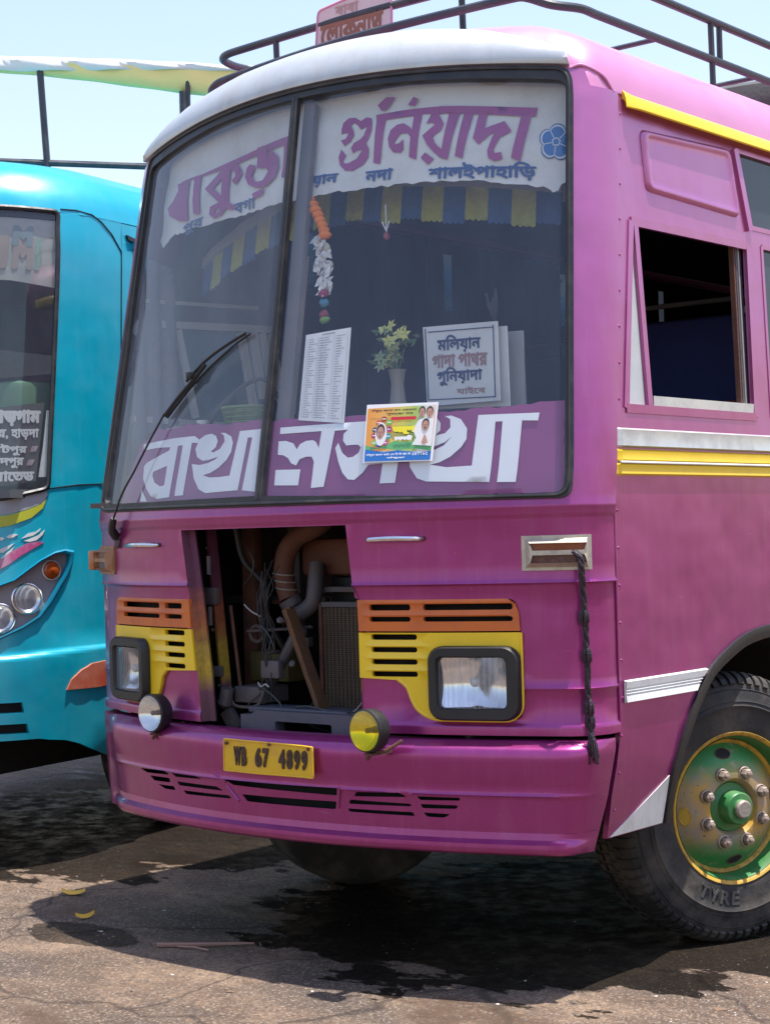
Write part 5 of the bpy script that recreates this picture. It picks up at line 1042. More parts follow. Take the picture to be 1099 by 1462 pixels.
for k in range(5):
    a = 2*math.pi*(k+.5)/5+.2; c_, s_ = math.cos(a), math.sin(a); P = [(fc[0]+.016*c_-.002*s_, fc[1]+.016*s_+.002*c_), (fc[0]+.016*c_+.002*s_, fc[1]+.016*s_-.002*c_), (min(fc[0]+.042*c_+.0015*s_, 1.107), fc[1]+.042*s_-.0015*c_), (min(fc[0]+.042*c_-.0015*s_, 1.106), fc[1]+.042*s_+.0015*c_)]
    things('flower_line', FW, ban, sheet(P, bf, .006, None, step=.05))
P1 = [(fc[0]+.017*math.cos(a), fc[1]+.017*math.sin(a)) for a in [2*math.pi*k/5+.2 for k in range(5)]]; P2 = [(fc[0]+(x-fc[0])*.7, fc[1]+(y-fc[1])*.7) for x, y in P1]
things('flower_line', FW, ban, sheet(P1, bf, .0065, None, holes=[P2], step=.05))
for s_, k, b_ in (('শালইপাহািড়', 'shal', .035), ('নদা', 'nada', .035), ('য়ান', 'yan', .035), ('পুর', 'pur', .02), ('বগা', 'baga', .02)):
    q = D['cloth_word'][k]; x0, x1, y0, y1 = q[0][0], q[1][0], min(q[0][1], q[1][1])-.004, q[2][1]+.004
    things('small_lettering', BLUEL, ban, text(s_, R4(x0, y0, x1, y1), bf, .0048, None, bold=b_, res=24), sharp=None)
# purple name strip along the bottom of the glass
pc_ = D['purple'][:12]+[(1.128, 1.603), (.934, 1.606), (.65, 1.609), (.298, 1.616), (0, 1.618), (-.40, 1.622), (-.80, 1.622), (-.96, 1.624), (-.88, 1.80), (-.82, 1.87)]
def pf(u, z, off=0.): return B(u, z, -.014+off)
pst = tag(things('name_strip', PURP, None, sheet(torn(pc_, 8), pf, .0, -.0015, step=.05), sharp=None), 'purple strip with big white hand-cut lettering along the foot of the windscreen', 'name strip')
for i, p in enumerate(D['bot']):
    if i == 1: continue
    things('cut_letter', PRINTW, pst, sheet(p, pf, .002+.0004*i, None, holes=[D['bot'][1]] if i == 0 else [], step=.05), sharp=None)
# paper list
pq = D['paper']
def qf(q):
    a, b_, c, d_ = q
    def fn(x, y): return tuple((a[i]*(1-x)+b_[i]*x)*(1-y)+(d_[i]*(1-x)+c[i]*x)*y for i in (0, 1))
    return fn
pm = qf([pq[3], pq[2], pq[1], pq[0]])
def paf(x, y, off=0.): u, z = pm(x, y); return B(u, z, -.008+off)
PAP = mat('paper', (.78, .78, .76), rough=.8, var=.03, bump=.1); GIN = mat('grey_ink', (.42, .42, .43), rough=.8, bump=0)
pap = tag(things('paper_list', PAP, None, sheet([(0, 0), (1, 0), (1, 1), (0, 1)], paf, 0, -.001, step=.2)), 'sheet of paper with a printed table taped inside the glass right of the windscreen divider', 'paper')
L_ = []; rp = random.Random(5)
for k in range(34):
    y = .04+k*.027
    for c_ in (.08, .32, .42, .70):
        wd = rp.uniform(.06, .2); L_.append(sheet([(c_, y), (c_+wd, y), (c_+wd, y+.009), (c_, y+.009)], paf, .0012, None, step=.5))
for c_ in (.05, .29, .39, .66, .95): L_.append(sheet([(c_, .03), (c_+.006, .03), (c_+.006, .955), (c_, .955)], paf, .0016, None, step=.5))
L_.append(sheet([(.38, .965), (.66, .965), (.66, .98), (.38, .98)], paf, .0014, None, step=.5))
mb = MB(); [mb.add(*q) for q in L_]; tag(mb.build('printed_lines', GIN, pap), kind='stuff')
# poster
pq = D['poster']; pm2 = qf([pq[3], pq[2], pq[1], pq[0]])
def pof(x, y, off=0.): u, z = pm2(x, y); return B(u, z, .008+off)
def flat(name, col, r=.5): return mat(name, col, rough=r, var=.04, bump=0)
WH2 = flat('poster_white', (.82, .82, .82)); pos = tag(things('poster', WH2, None, sheet([(0, 0), (1, 0), (1, 1), (0, 1)], pof, 0, -.001, step=.2)), 'small bright printed poster with portraits pasted on the windscreen over the white lettering', 'poster')
lay = [0]
def pl(P, m_, nm='poster_print'):
    lay[0] += 1; return things(nm, m_, pos, sheet(P, pof, .0008+.00012*lay[0], None, step=.3), sharp=None)
def ell(cx, cy, rx, ry, n=16): return [(cx+rx*math.cos(2*math.pi*k/n), cy+ry*math.sin(2*math.pi*k/n)) for k in range(n)]
def pmat():
    m, t, N, L = nodes('poster_picture'); tc = N('TexCoord'); s = N('SeparateXYZ'); L(tc.outputs['Object'], s.inputs[0]); b = N('BsdfPrincipled'); o = N('OutputMaterial'); L(b.outputs[0], o.inputs[0])
    mr = N('MapRange'); mr.inputs[1].default_value = -.13; mr.inputs[2].default_value = .13; L(s.outputs[0], mr.inputs[0])
    r = N('ValToRGB'); e = r.color_ramp.elements; e[0].color = (.75, .30, .05, 1); e[1].color = (.75, .55, .5, 1)
    for p, c in ((.3, (.75, .38, .10)), (.5, (.62, .55, .12)), (.72, (.35, .5, .12)), (.85, (.7, .7, .6))): q = e.new(p); q.color = c4(c)
    n = N('TexNoise'); n.inputs['Scale'].default_value = 22; L(tc.outputs['Object'], n.inputs['Vector']); a = N('Math', operation='MULTIPLY_ADD'); a.inputs[1].default_value = .35; L(n.outputs['Fac'], a.inputs[0]); L(mr.outputs[0], a.inputs[2]); a2 = N('Math', operation='SUBTRACT'); a2.inputs[1].default_value = .17; L(a.outputs[0], a2.inputs[0]); L(a2.outputs[0], r.inputs[0]); L(r.outputs[0], b.inputs['Base Color']); return m
pl([(.02, .2), (.97, .17), (.98, .96), (.02, .93)], pmat())
GRP = flat('poster_green', (.12, .42, .16)); pl([(.02, .2), (.25, .24), (.5, .2), (.75, .22), (.97, .17), (.97, .30), (.80, .36), (.6, .33), (.45, .36), (.2, .24), (.02, .30)], GRP)
pl([(.02, .02), (.97, .02), (.97, .17), (.8, .15), (.5, .20), (.3, .17), (.02, .23)], flat('poster_blue', (.02, .16, .50)))
for cx, cy, c in ((.14, .46, (.35, .03, .12)), (.15, .56, (.05, .06, .12)), (.2, .68, (.6, .08, .04)), (.27, .74, (.35, .04, .02)), (.35, .68, (.15, .5, .08)), (.36, .56, (.45, .03, .2)), (.35, .44, (.02, .3, .4)), (.31, .33, (.55, .05, .25)), (.22, .30, (.03, .08, .35)), (.15, .33, (.25, .5, .1))):
    m_ = flat('poster_dot_%d' % int(cx*100+cy*1000), c); pl(ell(cx, cy, .042, .045, 12), m_); pl(R4(cx-.028, cy-.006, cx+.028, cy+.010), WH2)
SK = flat('poster_skin', (.50, .27, .20)); HR = flat('poster_dark', (.05, .03, .035)); PWH = flat('poster_pale', (.78, .77, .74)); SK2 = flat('poster_feature', (.28, .12, .10))
pl(ell(.245, .48, .085, .20, 20), PWH)
def face(cx, cy, rx, ry, m=False):
    pl(ell(cx, cy+ry*.25, rx*1.12, ry*1.0), HR); pl(ell(cx, cy, rx*.88, ry*.88), SK)
    for s_ in (-1, 1): pl(ell(cx+s_*rx*.36, cy+ry*.12, rx*.17, ry*.07, 8), HR)
    pl(ell(cx, cy-ry*.12, rx*.10, ry*.2, 8), SK2); pl(ell(cx, cy-ry*.45, rx*.34, ry*.09, 8), SK2)
    if m: pl(ell(cx, cy-ry*.32, rx*.4, ry*.09, 8), HR)
face(.235, .50, .058, .125)
pl([(.70, .52), (.76, .70), (.86, .74), (.97, .72), (.97, .25), (.70, .28), (.75, .40)], PWH)
face(.80, .83, .040, .085); face(.905, .82, .042, .09); face(.865, .60, .045, .10, True)
pl([(.83, .30), (.86, .44), (.88, .44), (.92, .30)], SK)
RDP = flat('poster_red', (.6, .02, .04)); pl(R4(.38, .71, .73, .765), RDP)
for x0, x1, y0, y1, s_, m_, b_ in ((.08, .72, .855, .91, 'বাঁকুড়া জেলা বাস ওয়াকাস', HR, .02), (.3, .68, .795, .84, 'শুভে্ছা সহ', HR, .02), (.40, .71, .72, .755, 'সাধারণ সভা', WH2, .02), (.40, .73, .46, .61, 'অরূপ', flat('poster_yellow', (.85, .72, .03)), .09), (.44, .70, .36, .45, 'চকবতী', WH2, .08), (.05, .70, .10, .15, 'বাঁকুড়া জেলা আই এন িট িট ইউ িস', WH2, .02), (.72, .93, .10, .15, 'S H T T A C', WH2, .05), (.35, .62, .05, .085, 'বাঁকুড়া', WH2, .03)):
    if s_ == 'অরূপ': 
        v, f = text(s_, R4(x0+.004, y0-.012, x1+.006, y1-.004), pof, .0040, None, bold=.13, res=18); things('poster_lettering', flat('poster_deepgreen', (.02, .12, .03)), pos, (v, f))
    v, f = text(s_, R4(x0, y0, x1, y1), pof, .0045, None, bold=b_, res=14); things('poster_lettering', m_, pos, (v, f))
# route boards standing on the dashboard
BDM = mat('white_route_board', (.62, .64, .62), rough=.5, var=.05, bump=.1, dirt=(.42, .42, .40), dirtamt=.4, dscale=10); BDK = mat('grey_board_back', (.33, .34, .33), rough=.6, dirt=(.2, .2, .2), dirtamt=.5)
NAVY = mat('navy_lettering', (.012, .035, .11), rough=.6, bump=0); FAD = mat('faded_brown_lettering', (.30, .17, .16), rough=.7, bump=0)
def bplane(y, x0, z0, tilt=.0, sk=.0): 
    def fn(x, z, off=0.): return (x0+x, y-off+(z)*tilt, z0+z+x*sk)
    return fn
f1 = bplane(.165, .534, 1.925, .02, -.03); bq = [(.01, 0), (.318, .008), (.312, .277), (-.005, .277)]
bd = tag(things('route_board', BDM, None, sheet(bq, f1, 0, -.008, step=.1)), 'front white route board with navy and brown lettering inside the right windscreen pane', 'route board')
for a, b_ in (((.018, .258), (.30, .258)), ((.02, .022), (.30, .022)), ((.016, .02), (.006, .27)), ((.302, .02), (.298, .265))):
    v, f = bar(f1(a[0], a[1], .001), f1(b_[0], b_[1], .001), .0035, .002, (0, 1, 0)); things('board_line', NAVY, bd, (v, f))
for s_, x0, x1, y0, y1, m_, b_, sh in (('মিলয়ান', .058, .245, .180, .243, NAVY, .035, 0), ('গাদা পাথর', .035, .272, .130, .178, FAD, .035, 0), ('গুিনয়াদা', .055, .25, .068, .132, NAVY, .035, 0), ('যাইেব', .14, .262, .035, .062, FAD, .02, 0)):
    v, f = text(s_, R4(x0, y0, x1, y1, sh), f1, .0018, None, bold=b_, res=26); things('board_lettering', m_, bd, (v, f))
for k, (dx, dz, dy, w0, w1, lb) in enumerate(((.012, -.004, .03, .0, .325, 'second grey route board in the stack, showing as a narrow edge behind the lettered board'), (-.035, -.012, .06, .0, .20, 'grey route board at the back of the stack, its left edge beside the flower vase'), (.03, -.018, .085, .02, .335, 'hindmost route board, sticking out right of the stack'))):
    fk = bplane(.165+dy, .534+dx, 1.915, .0, -.03)
    tag(things('route_board', BDK if k else BDM, None, sheet([(w0, 0), (w1, 0), (w1-.004, .275+dz), (w0, .275+dz)], fk, 0, -.008, step=.2)), lb, 'route board', 'route boards stacked on the dashboard')
bd['group'] = 'route boards stacked on the dashboard'
# vase with yellow green flowers
VM = mat('beige_vase', (.30, .27, .22), rough=.4, var=.15); vm = Matrix.Translation((.385, .2, 1.892)) @ Matrix.Rotation(-math.pi/2, 4, 'Y')
vs_ = root('flower_vase', (.385, .2, 1.892), 'beige vase of yellow-green flowers standing on the dashboard behind the poster', 'vase')
things('vase', VM, vs_, lathe([(.001, 0), (.038, .0), (.036, .02), (.027, .08), (.023, .125), (.030, .165), (.034, .175), (.028, .172)], 20, vm))
FM = [mat('pale_yellow_petal', (.66, .64, .16), rough=.6, var=.2), mat('green_leaf', (.10, .19, .09), rough=.6, var=.3), mat('lime_petal', (.30, .38, .14), rough=.6, var=.2)]
rf = random.Random(21)
for k in range(19):
    a = rf.uniform(0, 6.28); rr_ = rf.uniform(0, .085); c_ = Vector((.385+rr_*math.cos(a), .19+.5*rr_*math.sin(a), 2.12+rf.uniform(-.02, .125)-rr_*.3)); mb = MB()
    ax = Vector((rf.uniform(-.6, .6), -1, rf.uniform(-.2, .9))).normalized(); X_ = ax.orthogonal().normalized(); Y_ = ax.cross(X_)
    for q in range(6):
        t = 2*math.pi*q/6+k; dr = X_*math.cos(t)+Y_*math.sin(t); sd = ax.cross(dr)
        L0 = rf.uniform(.022, .034); P = [c_, c_+dr*L0*.5+sd*.007+ax*.006, c_+dr*L0+ax*.002, c_+dr*L0*.5-sd*.007+ax*.006]; mb.add([tuple(p) for p in P], [(0, 1, 2, 3)])
    mb.build('flower', FM[0] if k % 3 else FM[2], vs_)
for k in range(22):
    a = rf.uniform(0, 6.28); r_ = rf.uniform(.02, .10); c_ = Vector((.385+r_*math.cos(a), .20+.4*r_*math.sin(a), 2.08+rf.uniform(0, .13))); d_ = Vector((math.cos(a), rf.uniform(-.5, .5), rf.uniform(-.2, .8))).normalized(); sd = d_.cross(Vector((0, 1, .2))).normalized(); L0 = rf.uniform(.03, .055)
    things('leaf', FM[1], vs_, ([tuple(p) for p in (c_, c_+d_*L0*.5+sd*.008, c_+d_*L0, c_+d_*L0*.5-sd*.008)], [(0, 1, 2, 3)]))
for k in range(6): things('stem', FM[1], vs_, tube([(.385, .2, 2.04), (.385+rf.uniform(-.05, .05), .19, 2.14)], .0025, 5))
# marigold garland
MG = mat('orange_marigold', (.90, .24, .02), rough=.8, var=.15, scale=60, bump=1., bscale=160)
gp = smoothpath([B(u, z, -.06) for u, z in D['marigold']], 3)[::2]
gar = root('marigold_garland', tuple(gp[-1]), 'orange marigold garland hanging inside the glass just right of the windscreen divider', 'garland')
for k, p in enumerate(gp): things('marigold', MG, gar, blob(p, .0235+.003*math.sin(k*.7), k, 2, .14, (1.05, 1, .72)), sharp=None)
LC = mat('white_lace', (.74, .74, .72), rough=.85, var=.15, bump=.8, bscale=120); lp_ = [Vector(B(u, z, -.06)) for u, z in D['lace']]
lac = root('lace_garland', tuple(lp_[-1]), 'crumpled white lace and shell garland with coloured trinkets hanging below the marigolds', 'garland')
rl = random.Random(2)
for k, p in enumerate(smoothpath(lp_[:7], 3)):
    mb = MB()
    for q in range(3):
        c_ = p+Vector((rl.uniform(-.022, .022), rl.uniform(-.01, .01), rl.uniform(-.01, .01))); d1 = Vector((rl.uniform(-1, 1), rl.uniform(-.4, .4), rl.uniform(-.6, .6))).normalized()*.018; d2 = Vector((rl.uniform(-.4, .4), rl.uniform(-.4, .4), 1)).normalized()*.013
        V = [tuple(c_+d1*a+d2*b_+Vector((0, -.006*math.sin(3*a+2*b_), 0))) for b_ in (-1, 0, 1) for a in (-1, -.4, .3, 1)]; mb.add(V, [(r*4+i, r*4+i+1, (r+1)*4+i+1, (r+1)*4+i) for r in range(2) for i in range(3)])
    mb.build('lace_fold', LC, lac)
for c, mm_2, r_ in (((.055, -.10, -.04), mat('cream_shell', (.50, .45, .34), rough=.5), .022), ((.075, -.10, -.10), mat('cream_shell', (.5, .45, .34)), .014)):
    p = lp_[0]+Vector((c[0], 0, c[2])); things('shell', mm_2, lac, blob(p, r_, 3, 2, .04, (1, .4, 1.1)))
for k, (dz, c_, nm) in enumerate(((0, (.35, .03, .12), 'crimson_bow'), (-.035, (.05, .22, .33), 'blue_bow'), (-.075, (.30, .04, .05), 'red_bow'), (-.095, (.2, .4, .1), 'green_bead'))):
    p = lp_[6]+Vector((-.002+.004*(k % 2), 0, dz)); things(nm, mat('trinket_'+nm, c_, rough=.5, bump=.5), lac, blob(p, .02, k, 2, .25, (1.1, .6, .75)))
sk_ = things('wooden_stick', mat('pale_wood', (.36, .30, .24), rough=.7, var=.15, bump=.3), None, bar((.052, .10, 2.50), (-.002, .06, 1.93), .028, .012, (0, 1, 0))); tag(sk_, 'pale wooden stick leaning behind the windscreen divider beside the lace garland', 'stick')
ch_ = root('charm', (.352, .2, 2.54), 'tiny hanging charm on a thread below the blue and yellow fringe', 'charm'); things('thread', LC, ch_, tube([(.352, .2, 2.66), (.353, .2, 2.56)], .002, 5)); things('pendant', mat('pendant_red', (.3, .05, .06)), ch_, blob((.353, .2, 2.548), .012, 1, 1, .1, (1, 1, 1.4))); things('tag', LC, ch_, tube([(.335, .2, 2.60), (.353, .2, 2.565), (.368, .2, 2.60)], .003, 5))
tb_ = MB(); rt = random.Random(9)
for k in range(12): 
    a = rt.uniform(-1, 1); tb_.add(*tube(smoothpath([(.79, .24, 2.205), (.79+a*.015, .23, 2.24), (.79+a*.03+rt.uniform(-.01, .01), .23, 2.24+rt.uniform(.02, .08))], 3), .0045, 5))
tag(tb_.build('black_tassel', BLK), 'spiky black tassel standing up behind the route boards', 'tassel')
# basket, bottles, bundle at the left
bk = root('green_basket', (-.28, .10, 1.892), 'shallow woven green plastic basket on the dashboard left of the divider', 'basket'); BKM = mat('green_basket_plastic', (.16, .25, .06), rough=.5, var=.3, scale=40)
for k in range(5): things('basket_ring', BKM, bk, tube([(-.28+(.072+.006*k)*math.cos(a), .10+(.05+.004*k)*math.sin(a), 1.90+.018*k) for a in [i*math.pi/12 for i in range(24)]], .0045 if k < 4 else .007, 5, closed=True))
for k in range(24):
    a = k*math.pi/12; things('basket_rib', BKM, bk, tube([(-.28+.072*math.cos(a), .10+.05*math.sin(a), 1.90), (-.28+.096*math.cos(a), .10+.066*math.sin(a), 1.972)], .003, 4))
things('basket_bottom', BKM, bk, ([(-.28+.072*math.cos(a), .10+.05*math.sin(a), 1.898) for a in [i*math.pi/8 for i in range(16)]], [tuple(range(16))]))
tag(things('black_cable', BLK, None, tube(smoothpath([(-.42, .05, 1.90), (-.36, .05, 1.97), (-.26, .08, 2.05), (-.17, .1, 2.07), (-.12, .12, 2.0)], 6), .008, 6)), 'thick black cable arching over the green basket', 'cable')
tag(things('grey_box', mat('grey_box_plastic', (.13, .13, .14), rough=.6), None, box(-.62, .05, 1.892, -.50, .14, 1.925, .004)), 'small grey box on the dashboard behind the wiper blade', 'box')
tag(things('white_cup', PAP, None, lathe([(.001, 0), (.016, 0), (.022, .04), (.020, .04)], 14, Matrix.Translation((-.43, .03, 1.892)) @ Matrix.Rotation(-math.pi/2, 4, 'Y'))), 'small white paper cup on the dashboard beside the basket', 'cup')
for x, y, c_, lb in ((-1.035, .23, (.15, .30, .42), 'pale blue jar with a tan lid in the left corner of the windscreen'), (-1.085, .26, (.26, .16, .34), 'lilac jar with a tan lid behind the pale blue one')):
    jr = root('jar', (x, y, 1.64), lb, 'jar'); jm = Matrix.Translation((x, y, 1.64)) @ Matrix.Rotation(-math.pi/2, 4, 'Y')
    things('jar_body', mat('jar_%d' % int(-x*1000), c_, rough=.3), jr, lathe([(.001, 0), (.030, .0), (.034, .02), (.034, .07), (.026, .088), (.026, .094)], 18, jm)); things('lid', mat('tan_lid', (.35, .25, .15), rough=.5), jr, lathe([(.028, .094), (.028, .108), (.0, .109)], 18, jm))
tag(things('red_cloth_bundle', mat('red_cloth', (.24, .04, .05), rough=.9, var=.3, bump=.8, bscale=30), None, blob((-1.04, .34, 1.80), .13, 12, 3, .06, (.35, .4, 1.0)), sharp=None), 'dark red cloth bundle in the left corner behind the jars', 'cloth')
tag(things('pink_cloth', mat('pink_cloth', (.42, .25, .27), rough=.9, var=.2, bump=.5, bscale=30), None, blob((-.56, .05, 1.905), .09, 5, 3, .08, (1.1, .2, .14)), sharp=None), 'pale pink cloth lying along the dashboard above the purple strip', 'cloth')
# patterned curtain at the far left corner of the cab
CT = mat('patterned_curtain', (.20, .20, .27), rough=.9, var=.25, scale=9, dirt=(.42, .30, .30), dirtamt=.6, dscale=7)
tag(things('curtain', CT, None, sheet([(.22, 1.68), (.52, 1.68), (.50, 2.62), (.30, 2.66)], lambda y, z, o: (-1.045+.012*math.sin(y*70), y, z), 0, None, step=.02), sharp=None), 'grey and pink patterned curtain gathered at the left corner of the cab', 'curtain')
# braided charm hanging from the turn signal
bp_ = [Vector(B(u, z, o)) for u, z, o in [(1.15, 1.412, .03), (1.163, 1.394, .05), (1.166, 1.35, .05), (1.170, 1.28, .035), (1.174, 1.20, .03), (1.175, 1.13, .028), (1.177, 1.064, .028), (1.177, .95, .026), (1.177, .90, .028), (1.178, .85, .03), (1.182, .80, .04)]]
bp2 = smoothpath(bp_, 8); HAIR = mat('black_purple_hair', (.022, .008, .016), rough=.45, var=.5, scale=60, bump=1., bscale=150)
brd = root('braid_charm', tuple(bp_[-1]), 'black and purple braided hair charm hanging down from the right turn signal', 'braid')
for k in range(3):
    P = []; R_s = []
    for i, p in enumerate(bp2): a = i*.42+k*2.094; P.append(p+Vector((math.cos(a)*.006, math.sin(a)*.004, 0))); R_s.append(.0065)
    things('strand', HAIR, brd, tube(P, R_s, 6))
for i, (u, z) in enumerate(((1.172, 1.20), (1.176, 1.075), (1.178, .905), (1.18, .862))):
    for k in range(7):
        a = k*.9; c_ = Vector(B(u, z, .03)); things('knot_tuft', HAIR, brd, tube([c_+Vector((0, 0, .035)), c_+Vector((math.cos(a)*.014, math.sin(a)*.008, .012)), c_+Vector((math.cos(a)*.014, math.sin(a)*.008, -.014)), c_+Vector((0, 0, -.04))], [.003, .006, .006, .003], 5))
for k in range(12):
    c_ = bp2[-1]; a = k*.55; things('tassel_strand', HAIR, brd, tube(smoothpath([c_+Vector((0, 0, .03)), c_+Vector((math.cos(a)*.014, math.sin(a)*.01, -.01)), c_+Vector((math.cos(a)*.016+.006, math.sin(a)*.01, -.045-.01*(k % 4)))], 3), .0036, 5))
# spare tyre lying on the roof behind the rack rail
things_m = Matrix.Translation((.42, 3.1, 3.30)) @ Matrix.Rotation(-math.pi/2, 4, 'Y')
tag(things('spare_tyre', mat('dusty_roof_tyre', (.06, .062, .058), rough=.85, var=.3, bump=.5), None, lathe([(.27, .0), (.30, -.01), (.40, -.01), (.47, .02), (.49, .08), (.49, .14), (.47, .20), (.40, .23), (.30, .23), (.27, .21), (.26, .1), (.27, 0)], 48, things_m)), 'dusty spare tyre lying flat on the bus roof behind the rack rail', 'tyre')

# ================================================================== TURQUOISE BUS
T = TEAL
TP = mat('turquoise_paint', (.0, .34, .46), rough=.30, streak=.10, scol=(.2, .42, .45), metal=.1, var=.10, scale=3, bump=.12, bscale=260, coat=.35, dirt=(.10, .32, .42), dirtamt=.25, spots=.25, wave=.12)
tb = root('passenger_bus', T.org[:2]+(GZ,), 'turquoise bus with a slanted headlight cluster and lettered windscreen parked on the left', 'bus')
def tl(x, y, z): 
    c, s = math.cos(T.rot), math.sin(T.rot); return (T.org[0]+x*c-y*s, T.org[1]+x*s+y*c, z)
def tf(u, z, off=0.):
    cz = .945+.03*sst(abs(u), .8, 1.3); d_ = .022*(1-sst(z, cz-.006, cz+.012))+.006*math.exp(-((z-cz-.01)/.01)**2); return T(u, z, off+(d_ if off >= 0 else 0))
ws_r = D['tealws']; wsh = roundpoly([(-1.0, 1.70), (0, 1.66), (.6, 1.675), (.81, 1.70), (1.008, 1.742), (1.022, 2.25), (1.034, 2.75), (1.036, 3.08), (-1.036, 3.08), (-1.02, 2.2)], .03, 3)
bmp = [(-1.25, .50), (-1.0, .565), (1.0, .567), (1.10, .548), (1.20, .50), (1.45, .40)]
hlr = D['hl']; hlm = [(-x, z) for x, z in hlr][::-1]; hin = [hlr[-1], (.70, 1.03), (.62, 1.08), (.64, 1.16), (.74, 1.235)]; HLP = hlr+[(.80, 1.02), (.70, 1.02), (.63, 1.07), (.64, 1.15), (.74, 1.23)]
HLM = [(-x, z) for x, z in HLP][::-1]
tsl = [[(.60, .745), (.919, .743), (.93, .694), (.60, .697)], [(.60, .645), (.943, .642), (.954, .596), (.60, .60)]]; tslm = [[(-x, z) for x, z in p][::-1] for p in tsl]
SM2 = 1.36
v, f = sheet(bmp+[(SM2+.12, .62), (SM2, 1.7), (SM2, 3.08), (-SM2, 3.08), (-SM2, 1.7), (-SM2, .6)], tf, 0, -.02, holes=[wsh, HLP, HLM]+tsl+tslm, step=.09, gy=[.93, .94, .95, .96, .97, .98, .99]); MB().add(v, f).build('front_body', TP, tb, sharp=50)
v, f = sheet([(-1.1, .57), (1.1, .57), (1.1, .78), (-1.1, .78)], T, -.04, None, step=.15); MB().add(v, f).build('grille_backing', DARK, tb)
us = [-10, -6, -3, -2, -1.6, -1.36]+[-1.28+2.56*i/32 for i in range(33)]+[1.36, 1.6, 2, 3, 6, 10]; zs = [3.08, 3.12, 3.16, 3.2, 3.235, 3.27, 3.295, 3.32, 3.34, 3.36, 3.375, 3.39, 3.405, 3.42]
V = [T(u, z, .001) for z in zs for u in us]; n = len(us); MB().add(V, [(j*n+i, j*n+i+1, (j+1)*n+i+1, (j+1)*n+i) for j in range(len(zs)-1) for i in range(n-1)]).build('roof', TP, tb, sharp=None)
for sg in (1, -1):
    y0_ = T.local(SM2, 1.7)[1]
    def tsd(y, z, off=0.): return tl(sg*(lerp(z, T.A)+off), y, z)
    arc = [(1.75+.60*math.cos(a)*-1, .50+.60*math.sin(a)) for a in [i*math.pi/10 for i in range(11)]]
    hol = [[(2.3+k*1.3, 1.85), (3.4+k*1.3, 1.85), (3.4+k*1.3, 2.75), (2.3+k*1.3, 2.75)] for k in range(5)]
    v, f = sheet([(y0_+.12, .45)]+arc+[(9.8, .45), (9.8, 3.08)]+[(T.local(SM2, z)[1], z) for z in (3.08, 2.6, 2.2, 1.7, 1.2, .9, .6)], tsd, 0, -.02, holes=hol, step=.3); MB().add(v, [q[::-1] for q in f] if sg < 0 else f).build('side_body', TP, tb)
    for h in hol: v, f = sheet(h, tsd, -.015, None, step=.6); MB().add(v, [q[::-1] for q in f] if sg < 0 else f).build('window_pane', GS, tb)
    v, f = bar(tsd(y0_+.2, 2.98, .02), tsd(9.7, 2.98, .02), .05, .04); MB().add(v, f).build('rain_gutter', TP, tb)
    wheel(tb, tl(sg*.84, 1.75, GZ+.487), math.degrees(T.rot), sg, detail=False); wheel(tb, tl(sg*1.0, 7.2, GZ+.487), math.degrees(T.rot), sg, detail=False)
def tcube(nm, m_, x0, y0, z0, x1, y1, z1):
    v, f = box(x0, y0, z0, x1, y1, z1); MB().add([tl(*p) for p in v], f).build(nm, m_, tb)
tcube('underbody', LINER, -.62, .5, .34, .62, 9.6, .62); tcube('underbody_panel', LINER, -1.12, 1.0, .52, 1.12, 9.6, .6); tcube('cabin_floor', DARK, -1.15, .6, 1.2, 1.15, 9.7, 1.24); tcube('rear_wall', TP, -1.18, 9.75, .5, 1.18, 9.8, 3.2); tcube('cabin_bulkhead', DARK, -1.12, .55, .6, 1.12, .58, 1.75); tcube('ceiling', mat('cabin_ceiling', (.12, .13, .16)), -1.1, .8, 3.04, 1.1, 9.6, 3.05)
tcube('cabin_floor', mat('dash_grey', (.1, .11, .12), rough=.7), -1.05, .28, 1.70, 1.05, .9, 1.74)
for k in range(2): tcube('passenger_seat', SB, -.95+k*1.2, 2.2, 1.25, -.25+k*1.2, 2.35, 2.5)
v, f = sheet(wsh, T, .0, None, step=.08); MB().add(v, f).build('windscreen_pane', glass('turquoise_bus_glass', (.88, .91, .92), dust=.07, rough=.03, dcol=(.38, .44, .52)), tb, sharp=None)
for r_, o_ in ((.012, .004),): v, f = tube([T(u, z, o_) for u, z in resample(wsh, .05)], r_, 6, closed=True); MB().add(v, f).build('windscreen_rubber', RUB2, tb)
v, f = sheet([(-1.02, 3.045), (1.03, 3.045), (1.036, 3.08), (-1.036, 3.08)], T, -.02, -.024, step=.1); MB().add(v, f).build('sun_band', BLK, tb)
